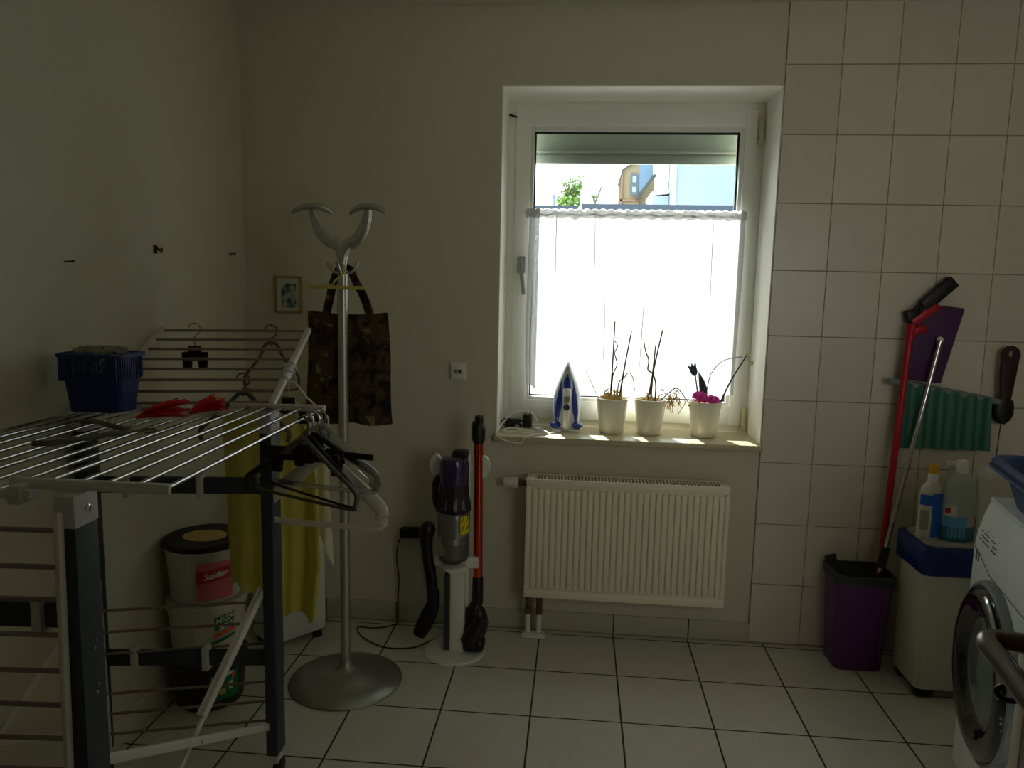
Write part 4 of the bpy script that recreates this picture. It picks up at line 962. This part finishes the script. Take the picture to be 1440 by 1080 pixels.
for k in range(n):
    j = (k + 1) % n
    b.bm.faces.new((R0[k], R0[j], I0[j], I0[k])); b.bm.faces.new((R1[k], I1[k], I1[j], R1[j])); b.bm.faces.new((R0[k], R1[k], R1[j], R0[j])); b.bm.faces.new((I0[k], I0[j], I1[j], I1[k]))
b.sweep([(.870, -.05, 1.185), (.868, -.05, 1.13), (.868, -.05, 1.06), (.866, -.05, 1.02)], [.033, .030, .023, .021], [.007] * 4, n=14, up=(0, 1, 0)); put(b, 'handle', 'brush', db, angle=50)
b = B(); b.sweep([(.866, -.05, 1.04), (.864, -.05, 1.02), (.863, -.05, .985), (.862, -.05, .962), (.861, -.05, .948)], [.030, .038, .040, .030, .012], [.016] * 5, n=16, up=(0, 1, 0)); put(b, 'head', 'black', db, angle=60)
b = B(); b.sweep([(.861, -.05, .95), (.860, -.045, .80)], .0018, n=6); put(b, 'cord', 'brush', db)

# white chest with blue lid
QX0, QX1, QY0, QY1 = .488, .860, -.375, -.150
ct = thing('storage_bin', 'tall white bin with blue rim and grey top, by the machine', 'storage bin', (.67, -.26, 0))
def qr(i, z, r=.03): return rrect(QX0 + i, QX1 - i, QY0 + i, QY1 - i, r, z)
b = B(); b.loft([qr(.012, .035), qr(.006, .045), qr(.004, .43), qr(.002, .462)]); put(b, 'body', 'chest', ct, angle=50)
b = B(); b.loft([qr(-.006, .460), qr(-.010, .464), qr(-.010, .553), qr(-.004, .560), qr(.012, .560)]); put(b, 'rim', 'chest_blue', ct, angle=50, label='dark blue rim')
b = B(); b.loft([qr(.010, .556), qr(.012, .566), qr(.02, .568)]); put(b, 'top_panel', 'chest_top', ct, angle=50, label='grey top panel')
b = B(); b.box(QX0 + .022, QX0 + .028, QY0 + .002, QY0 + .006, .05, .45); put(b, 'ridge', 'chest', ct)
for x in (QX0 + .05, QX1 - .05):
    for y in (QY0 + .04, QY1 - .04):
        b = B(); b.box(x - .03, x + .03, y - .022, y + .022, 0, .04, .008); put(b, 'foot', 'black', ct)
# bottles
def bottle(x, y, label, prof, m, capm, capprof, labs=(), sx=1, sy=.7, cat='bottle'):
    t = thing('cleaner_bottle', label, cat, (x, y, .568), 'cleaning bottles on the bin')
    b = B(); b.lathe((x, y, .568), prof, 28, sx=sx, sy=sy); put(b, 'bottle_body', m, t, angle=50)
    b = B(); b.lathe((x, y, .568), capprof, 20); put(b, 'cap', capm, t)
    for (z0, z1, r, a0, a1, lm) in labs:
        b = B(); b.grid(lambda u, v: (x + sx * (r + .001) * math.cos(math.radians(a0 + (a1 - a0) * u)), y + sy * (r + .0012) * math.sin(math.radians(a0 + (a1 - a0) * u)), z0 + (z1 - z0) * v), 10, 2); put(b, 'printed_label', lm, t, angle=80)
    return t
bottle(.528, -.285, 'blue and white labelled bottle with yellow cap on the bin', [(.036, 0), (.040, .006), (.040, .15), (.036, .18), (.018, .205), (.014, .215)], 'bottle_white', 'cap_yellow', [(.013, .232), (.015, .235), (.014, .262), (.008, .268)], [(.578, .735, .0402, 262, 330, 'lab_blue'), (.690, .728, .0402, 195, 262, 'lab_blue'), (.60, .672, .0404, 205, 250, 'display')])
b = B(); b.lathe((.528, -.285, .568), [(.017, .205), (.016, .234)], 18); put(b, 'neck', 'white', bpy.data.objects['cleaner_bottle'])
t = bottle(.614, -.300, 'large milky bottle with white cap and blue label on bin', [(.052, 0), (.057, .01), (.057, .16), (.050, .205), (.030, .235), (.016, .245)], 'bottle_clear', 'white', [(.018, .243), (.019, .250), (.018, .285), (.010, .29)], [(.585, .66, .057, 200, 285, 'lab_light'), (.665, .70, .057, 205, 250, 'lab_white')])
b = B(); b.grid(lambda u, v: (.614 + .0585 * math.cos(math.radians(208 + 22 * u)), -.300 - .7 * .0590 * abs(math.sin(math.radians(208 + 22 * u))), .672 + .018 * v), 6, 2); put(b, 'printed_mark', 'lab_red', t, angle=80)
b = B(); b.lathe((.614, -.300, .568), [(.0545, .004), (.0583, .010), (.0583, .055), (.0575, .058)], 28, sy=.7); put(b, 'liquid', mat('blue_liquid', rgb(56, 110, 136), .2), t, label='blue liquid')
bottle(.700, -.290, 'slim white bottle with ribbed neck, beside the washing machine', [(.034, 0), (.036, .006), (.038, .15), (.030, .20), (.028, .235)], 'bottle_white', 'bottle_white', [(.030, .225), (.032, .232), (.032, .262), (.028, .268)], [(.60, .66, .037, 185, 225, 'lab_orange')])
bottle(.652, -.205, 'dark red spray bottle with white head behind the milky one', [(.028, 0), (.03, .006), (.03, .18), (.014, .215)], 'brush', 'white', [(.013, .21), (.014, .24), (.010, .245)])
b = B(); b.box(.610, .668, -.215, -.197, .808, .832, .005); b.bar((.622, -.206, .812), (.618, -.206, .785), .006, .008, (1, 0, 0), .001); put(b, 'spray_head', 'white', [o for o in bpy.data.objects if o.name.startswith('cleaner_bottle')][-1])

# ------------------------------------------------------------ washing machine
MX0, MX1, MY0, MY1, MZ = .450, 1.05, -1.34, -.745, .835
wm = thing('washing_machine', 'white front-loading washing machine with round dark porthole door', 'washing machine', (MX0, MY1, 0))
b = B()
pf = [(MX1, .02), (MX0 + .006, .02), (MX0, .03), (MX0, .70), (MX0 + .006, .75), (MX0 + .018, .80), (MX0 + .030, .835), (MX0 + .040, MZ), (MX1, MZ)]
b.loft([[(x + (.006 if x < .6 else 0), MY0, z) for x, z in pf], [(x, MY0 + .006, z) for x, z in pf], [(x, MY1 - .006, z) for x, z in pf], [(x + (.006 if x < .6 else 0), MY1, z) for x, z in pf]]); put(b, 'housing', 'machine', wm, angle=30)
b = B(); b.box(MX0 + .03, MX1, MY0 - .002, MY1 + .002, MZ - .002, MZ + .014, .005); put(b, 'worktop', 'machine', wm)
b = B(); b.sweep(smooth_path([(MX0 - .001, MY1 - .01, .700), (MX0 - .001, MY1 - .06, .695), (MX0 - .001, MY1 - .16, .670), (MX0 - .001, MY1 - .22, .667), (MX0 - .001, MY0 + .02, .667)], 6), .0012, n=6); put(b, 'panel_groove', 'ink_grey', wm)
CY, CZ = MY1 - .242, .422; DK = .86
DKm = lambda pr: [(r * DK, h) for r, h in pr]
b = B(); b.lathe((MX0, CY, CZ), DKm([(.285, .002), (.285, -.006), (.278, -.018), (.268, -.022), (.262, -.018), (.262, .0)]), 64, 'x'); put(b, 'door_ring', 'machine_grey', wm, label='silver grey door ring')
b = B(); b.lathe((MX0, CY, CZ), DKm([(.264, -.014), (.255, -.030), (.235, -.038), (.205, -.036), (.180, -.026), (.170, -.012)]), 64, 'x'); put(b, 'porthole_frame', 'porthole', wm, angle=60, label='glossy black porthole frame')
b = B(); b.lathe((MX0, CY, CZ), DKm([(.172, -.012), (.150, -.020), (.10, -.026), (.0, -.028)]), 48, 'x', cap=False); put(b, 'porthole_glass', 'bowl', wm, angle=60)
b = B(); b.sweep([(MX0 - .036, CY + .222 * math.cos(a), CZ + .222 * math.sin(a)) for a in [math.radians(100 + 70 * k / 16) for k in range(17)]], [.010] * 17, [.006] * 17, n=8, up=(1, 0, 0)); put(b, 'chrome_trim', 'chrome', wm)
b = B(); b.box(MX0 - .0012, MX0 + .002, MY1 - .062, MY1 - .030, .668, .696); put(b, 'energy_sticker', 'lab_green', wm, label='small green sticker')
b = B(); b.box(MX0 - .0016, MX0 - .0012, MY1 - .059, MY1 - .050, .673, .691); put(b, 'sticker_print', 'ink_white', wm)
b = B()
for r in range(9):
    zz = .815 - .010 * r; xx = MX0 + .006 + (zz - .75) * .34 - .0008 - (.0012 if zz < .76 else 0)
    y = MY1 - .040 - .004 * (r % 3)
    while y > MY1 - .19:
        w = random.uniform(.006, .016)
        if random.random() < .62: b.box(xx - .0006, xx + .002, y - w, y, zz, zz + .0025)
        y -= w + .006
put(b, 'printed_programme_list', 'ink_grey', wm)
b = B(); b.box(MX0 + .003, MX0 + .02, MY1 - .24, MY1 - .13, .712, .732, .006); put(b, 'drawer_handle', 'machine', wm)
for y in (MY0 + .06, MY1 - .06):
    for x in (MX0 + .06, MX1 - .06):
        b = B(); b.lathe((x, y, 0), [(.02, 0), (.02, .022)], 14); put(b, 'foot', 'black', wm)
TURN = Matrix.Translation((MX0 - .005, MY1, 0)) @ Matrix.Rotation(math.radians(-13), 4, 'Z')
wm.matrix_world = TURN
# laundry basket
LX0, LX1, LY0, LY1, LZ = .462, .960, -1.19, -.775, MZ + .014
lb = thing('laundry_basket', 'dark blue plastic laundry basket on top of washing machine', 'laundry basket', (MX0, MY1, LZ))
def lr(i, z, r=.07): return rrect(LX0 + i, LX1 - i, LY0 + i, LY1 - i, r, z, 8)
b = B(); b.loft([lr(.050, LZ), lr(.044, LZ + .006), lr(.012, LZ + .115), lr(.016, LZ + .115), lr(.050, LZ + .010)]); b.loft([lr(.014, LZ + .108), lr(-.010, LZ + .112), lr(-.013, LZ + .122), lr(-.006, LZ + .130), lr(.008, LZ + .128), lr(.016, LZ + .118), lr(.014, LZ + .108)], cap=False); put(b, 'basket_body', 'laundry_blue', lb, angle=50)
b = B(); b.loft([lr(-.008, LZ + .100), lr(-.016, LZ + .102), lr(-.016, LZ + .110), lr(-.006, LZ + .112)], cap=False); put(b, 'rim_lip', 'laundry_blue', lb)
lb.location = (MX0 - .005, MY1, LZ); lb.rotation_euler = (0, 0, math.radians(-13))
b = B()
def pe(u, v):
    a = 2 * PI * u; r = math.sin(PI * v * .52); return (.61 + .135 * r * math.cos(a) * (1 + .06 * math.sin(3 * a)), -1.02 + .13 * r * math.sin(a), LZ + .035 + .165 * max(0, math.cos(PI * v * .52)) ** .5 + .010 * math.sin(a * 5 + v * 9) * v)
b.grid(pe, 44, 18, .006); tag(put(b, 'peach_towel', 'peach', at=(.63, -1.04, LZ + .03), angle=80), 'peach coloured towel heaped inside the blue laundry basket', 'towel')

# ------------------------------------------------------------ open door
e = V((-.25, -.968, 0)).normalized(); nn = V((-.968, .25, 0)).normalized(); up = V((0, 0, 1))
D0 = V((-.268, -2.205, 0))
dr = thing('door_1', None, None, D0, kind='structure')
def dbox(b, s0, s1, n0, n1, z0, z1, bev=0):
    c = D0 + e * (s0 + s1) / 2 + nn * (n0 + n1) / 2 + V((0, 0, (z0 + z1) / 2)); return b.obox(c, e, nn, up, s1 - s0, n1 - n0, z1 - z0, bev)
b = B(); dbox(b, .028, .84, -.040, 0, .012, 2.0, .001); put(b, 'door_leaf', 'wood_door', dr)
b = B(); dbox(b, 0, .028, -.040, .0006, .012, 2.0, .001); put(b, 'edge_lipping', 'door_edge', dr)
hz = 1.098
q = lambda s, n_, z: D0 + e * s + nn * n_ + V((0, 0, z))
b = B(); dbox(b, .048, .082, 0, .006, .93, 1.15, .003); put(b, 'handle_plate', 'handle', dr)
b = B(); b.sweep(smooth_path([q(.062, .002, hz), q(.062, .028, hz), q(.063, .042, hz), q(.074, .050, hz), q(.105, .046, hz - .002), q(.15, .040, hz - .006), q(.185, .036, hz - .008)], 6), [.0092] * 10 + [.0098] * 10 + [.0104] * 17, [.0095] * 37, n=16, up=None); put(b, 'door_handle', 'handle', dr, angle=60)
kz = 1.046
b = B(); b.sweep([q(.062, .0, kz), q(.062, .014, kz)], .0028, n=8); c = q(.062, .024, kz); b.sweep([c + nn * .011 * math.cos(t) + V((0, 0, 1)) * .0075 * math.sin(t) for t in [2 * PI * k / 20 for k in range(20)]], .0028, n=8, closed=True); put(b, 'key', 'iron_black', dr)
b = B(); b.box(DX0, DX0 + .03, YF - .12, YF + .01, 0, 2.04); b.box(DX1 - .03, DX1, YF - .12, YF + .01, 0, 2.04); b.box(DX0, DX1, YF - .12, YF + .01, 2.01, 2.04); struct(put(b, 'trim_3', 'enamel'))

# ------------------------------------------------------------ outside
M['asphalt'] = mat('yard_paving', rgb(176, 174, 166), .9, noise=.1, nscale=1)
M['garage'] = mat('garage_render', rgb(232, 232, 226), .9)
M['slate'] = mat('slate_edge', rgb(44, 58, 74), .6)
M['bluewall'] = mat('pale_render', rgb(140, 154, 174), .9, noise=.02, nscale=1)
M['ochre'] = mat('ochre_render', rgb(128, 116, 92), .9, noise=.05, nscale=2)
M['zincroof'] = mat('blue_grey_sheet', rgb(96, 120, 142), .6)
M['ridge'] = mat('dark_gutter', rgb(60, 62, 60), .5)
M['brickred'] = mat('brick_edge', rgb(124, 98, 82), .8)
M['windowdark'] = mat('far_window', rgb(70, 84, 96), .2)
M['leaf'] = mat('garden_leaves', rgb(104, 132, 66), .8, noise=.3, nscale=4)
M['branch'] = mat('garden_branches', rgb(92, 92, 84), .8)
b = B(); b.box(-40, 40, .6, 80, -.3, -.2); g_ = struct(put(b, 'ground', 'asphalt'))
ga = thing('garage', 'low flat-roofed garage with dark roof edge beyond window', 'building', (1.2, 8.0, -.2))
b = B(); b.box(-.72, 9, 8.0, 11, -.2, 2.49); put(b, 'wall', 'garage', ga)
b = B(); b.box(-.737, 9, 7.95, 11, 2.49, 2.585); put(b, 'roof_edge', 'slate', ga)
gw = thing('garden_wall', 'low rendered garden wall below the small tree outside', 'wall', (-4, 9.0, -.2))
b = B(); b.box(-12, -.80, 9.0, 9.2, -.2, 2.61); put(b, 'wall_body', 'garage', gw)
b = B(); b.box(-12, -.80, 8.97, 9.23, 2.61, 2.66); put(b, 'coping', 'slate', gw)
hb = thing('gable_house', 'pale blue-white house wall filling the right of window view', 'building', (5, 12, -.2))
b = B(); b.box(1.05, 7, 12, 17, -.2, 7); put(b, 'wall', 'bluewall', hb)
b = B(); b.box(.985, 1.045, 11.95, 12.05, -.2, 7); put(b, 'downpipe', 'lab_white', hb)
oh = thing('ochre_house', 'ochre house with dark window and sloping gutter outside', 'building', (.5, 15, -.2))
b = B(); b.prism([(.118, 15, -.2), (.62, 15, -.2), (.565, 15, 4.34), (.31, 15, 4.20), (.184, 15, 4.09), (.10, 15, 3.74)], (0, 4, 0)); put(b, 'wall', 'ochre', oh)
b = B(); b.prism([(.60, 15.1, -.2), (.97, 15.1, -.2), (.91, 15.1, 3.93), (.56, 15.1, 3.50)], (0, 3, 0)); put(b, 'side_wing', 'ochre', oh)
b = B(); b.bar((.08, 14.96, 3.74), (.184, 14.96, 4.12), .05, .03, (0, 0, 1)); b.bar((.18, 14.96, 4.11), (.60, 14.96, 4.36), .05, .03, (0, 0, 1)); put(b, 'verge', 'ridge', oh)
b = B(); b.box(.37, .55, 14.95, 15.02, 3.53, 4.02); put(b, 'window', 'windowdark', oh)
b = B(); b.box(.41, .50, 14.93, 14.96, 3.60, 3.72); b.box(.41, .50, 14.93, 14.96, 3.82, 3.96); put(b, 'window_pane', 'bluewall', oh)
b = B(); b.box(.14, .19, 14.94, 15, -.2, 4.0); b.box(.12, .6, 14.94, 15, 3.40, 3.44); put(b, 'brick_band', 'brickred', oh)
b = B(); b.bar((.50, 14.9, 3.44), (.92, 14.9, 3.99), .06, .07, (0, 0, 1)); put(b, 'gutter', 'ridge', oh)
bh = thing('sheet_clad_house', 'blue-grey sheet-clad roof standing behind the ochre house', 'building', (1.2, 20, -.2))
b = B(); b.prism([(.80, 20, -.2), (1.75, 20, -.2), (1.66, 20, 6.4), (.86, 20, 6.0)], (0, 3, 0)); put(b, 'wall', 'zincroof', bh)
b = B(); b.prism([(1.25, 19.8, 4.6), (1.55, 19.8, 4.9), (1.62, 19.8, 5.0), (1.30, 19.8, 4.75)], (0, .1, 0)); put(b, 'roof_verge', 'ridge', bh)
wh = thing('white_annex', 'small white annexe with flat roof next to the pale house', 'building', (.9, 13, -.2))
b = B(); b.box(.70, 1.04, 13, 14.5, -.2, 3.30); put(b, 'wall', 'bluewall', wh)
b = B(); b.prism([(.69, 12.95, 3.30), (1.04, 12.95, 3.345), (1.04, 12.95, 3.42), (.69, 12.95, 3.37)], (0, 1.5, 0)); put(b, 'roof_slab', 'garage', wh)
b = B(); b.prism([(.90, 13.2, 3.42), (1.04, 13.2, 3.42), (1.04, 13.2, 4.3), (1.00, 13.2, 4.3)], (0, .2, 0)); put(b, 'gable_slope', 'garage', wh)
def treeob(x, y, z0, z1, w, n, label, leaves=True, bush=0):
    t = thing('garden_tree', label, 'tree', (x, y, -.2)); b = B()
    b.sweep([(x, y, -.2), (x, y, z0)], [.06, .04], n=8)
    tips = []
    for i in range(n):
        a = random.uniform(0, 2 * PI); l = random.uniform(.4, 1); p = [(x, y, z0 + (z1 - z0) * .1 * random.random()), (x + w * .4 * l * math.cos(a), y + w * .4 * math.sin(a), z0 + (z1 - z0) * .5 * l), (x + w * l * math.cos(a), y + w * l * math.sin(a), z0 + (z1 - z0) * l)]
        sp = smooth_path(p, 4); b.sweep(sp, [.016 * (1 - k / (len(sp) + 2)) + .003 for k in range(len(sp))], n=5); tips += sp[3:]
    put(b, 'trunk', 'branch', t, angle=80)
    b = B()
    for q_ in tips:
        for k in range(3 if leaves else 1):
            c = q_ + V((random.uniform(-.09, .09), random.uniform(-.09, .09), random.uniform(-.09, .09))); s = random.uniform(.02, .045); d1 = V((random.uniform(-1, 1), random.uniform(-1, 1), random.uniform(-1, 1))).normalized() * s; d2 = d1.cross(V((random.uniform(-1, 1), random.uniform(-1, 1), random.uniform(-1, 1)))).normalized() * s * .6
            vs = [b.bm.verts.new(c + z_) for z_ in (-d1, -d2, d1, d2)]; b.bm.faces.new(vs)
    for i in range(bush):
        c = V((x + random.uniform(-.25, .15), y + random.uniform(-.2, .2), z0 + random.uniform(-.3, .14))); s = .05; d1 = V((random.uniform(-1, 1), random.uniform(-1, 1), random.uniform(-1, 1))).normalized() * s; d2 = d1.cross(V((random.uniform(-1, 1), random.uniform(-1, 1), random.uniform(-1, 1)))).normalized() * s * .6
        vs = [b.bm.verts.new(c + z_) for z_ in (-d1, -d2, d1, d2)]; b.bm.faces.new(vs)
    put(b, 'foliage', 'leaf', t, angle=80)
treeob(-.92, 10, 2.78, 3.24, .20, 26, 'bushy young tree behind the garden wall outside', True, 260)
treeob(-.45, 14, 3.2, 3.66, .18, 9, 'sparse bare sapling left of the ochre house', False)
b = B(); b.sweep([(-1.206, 10, -.2), (-1.206, 10, 2.9)], .018, n=10); b.box(-1.23, -1.182, 9.97, 10.03, 2.9, 2.95); tag(put(b, 'garden_post', 'zincroof', at=(-1.206, 10, -.2)), 'thin grey post beside the young tree outside', 'post')

# ------------------------------------------------------------ light
W = bpy.data.worlds.new('daylight'); S.world = W; W.use_nodes = True; nt = W.node_tree
bg = nt.nodes['Background']; bg.inputs['Color'].default_value = (.90, .97, 1.0, 1); bg.inputs['Strength'].default_value = 2.2
sd = bpy.data.lights.new('sun', 'SUN'); sd.energy = 11; sd.angle = .0093; sd.color = (1, .97, .90)
so = bpy.data.objects.new('sun', sd); COL.objects.link(so)
dirv = V((.30 * 1.5, -1.5, -1.0)).normalized()
so.rotation_euler = dirv.to_track_quat('-Z', 'Y').to_euler(); so.location = (-3, 8, 6)

# unseen framed fill light, added behind the camera to brighten the walls
b = B()
for (x0, x1, z0, z1) in ((.10, .16, .95, 2.05), (1.04, 1.10, .95, 2.05), (.10, 1.10, .95, 1.01), (.10, 1.10, 1.99, 2.05)): b.box(x0, x1, YF, YF + .03, z0, z1, .003)
struct(put(b, 'fill_light_frame', 'pvc'))
al = bpy.data.lights.new('added_fill_light', 'AREA'); al.shape = 'RECTANGLE'; al.size = .88; al.size_y = .98; al.energy = 2.6; al.color = (1, .97, .86)
ao = bpy.data.objects.new('added_fill_light', al); COL.objects.link(ao); ao.location = (.60, YF + .012, 1.50); ao.rotation_euler = (PI / 2, 0, 0)

# ------------------------------------------------------------ camera
cp = (-0.7325438482005814, -2.976487008187672, 1.4258296286247087); ra = (-0.13175980331688725, -0.021756462199415374, 0.08588205650974261); F = 1054.616540198991
Rw = Matrix.Rotation(ra[2], 3, 'Z') @ Matrix.Rotation(ra[0], 3, 'X') @ Matrix.Rotation(ra[1], 3, 'Y') @ Matrix.Rotation(PI / 2, 3, 'X')
cd = bpy.data.cameras.new('camera'); cam = bpy.data.objects.new('camera', cd); COL.objects.link(cam)
cd.sensor_fit = 'HORIZONTAL'; cd.sensor_width = 36; cd.lens = F / 1440 * 36; cd.clip_start = .02; cd.clip_end = 200
mw = Rw.to_4x4(); mw.translation = V(cp); cam.matrix_world = mw
S.camera = cam
S.view_settings.view_transform = 'Standard'; S.view_settings.look = 'None'; S.view_settings.gamma = 1; S.view_settings.use_curve_mapping = False
S.view_settings.exposure = 1.12
S.cycles.use_denoising = True
S.cycles.max_bounces = 14; S.cycles.diffuse_bounces = 8; S.cycles.transparent_max_bounces = 16
S.cycles.sample_clamp_indirect = 8
S.cycles.caustics_reflective = False; S.cycles.caustics_refractive = False
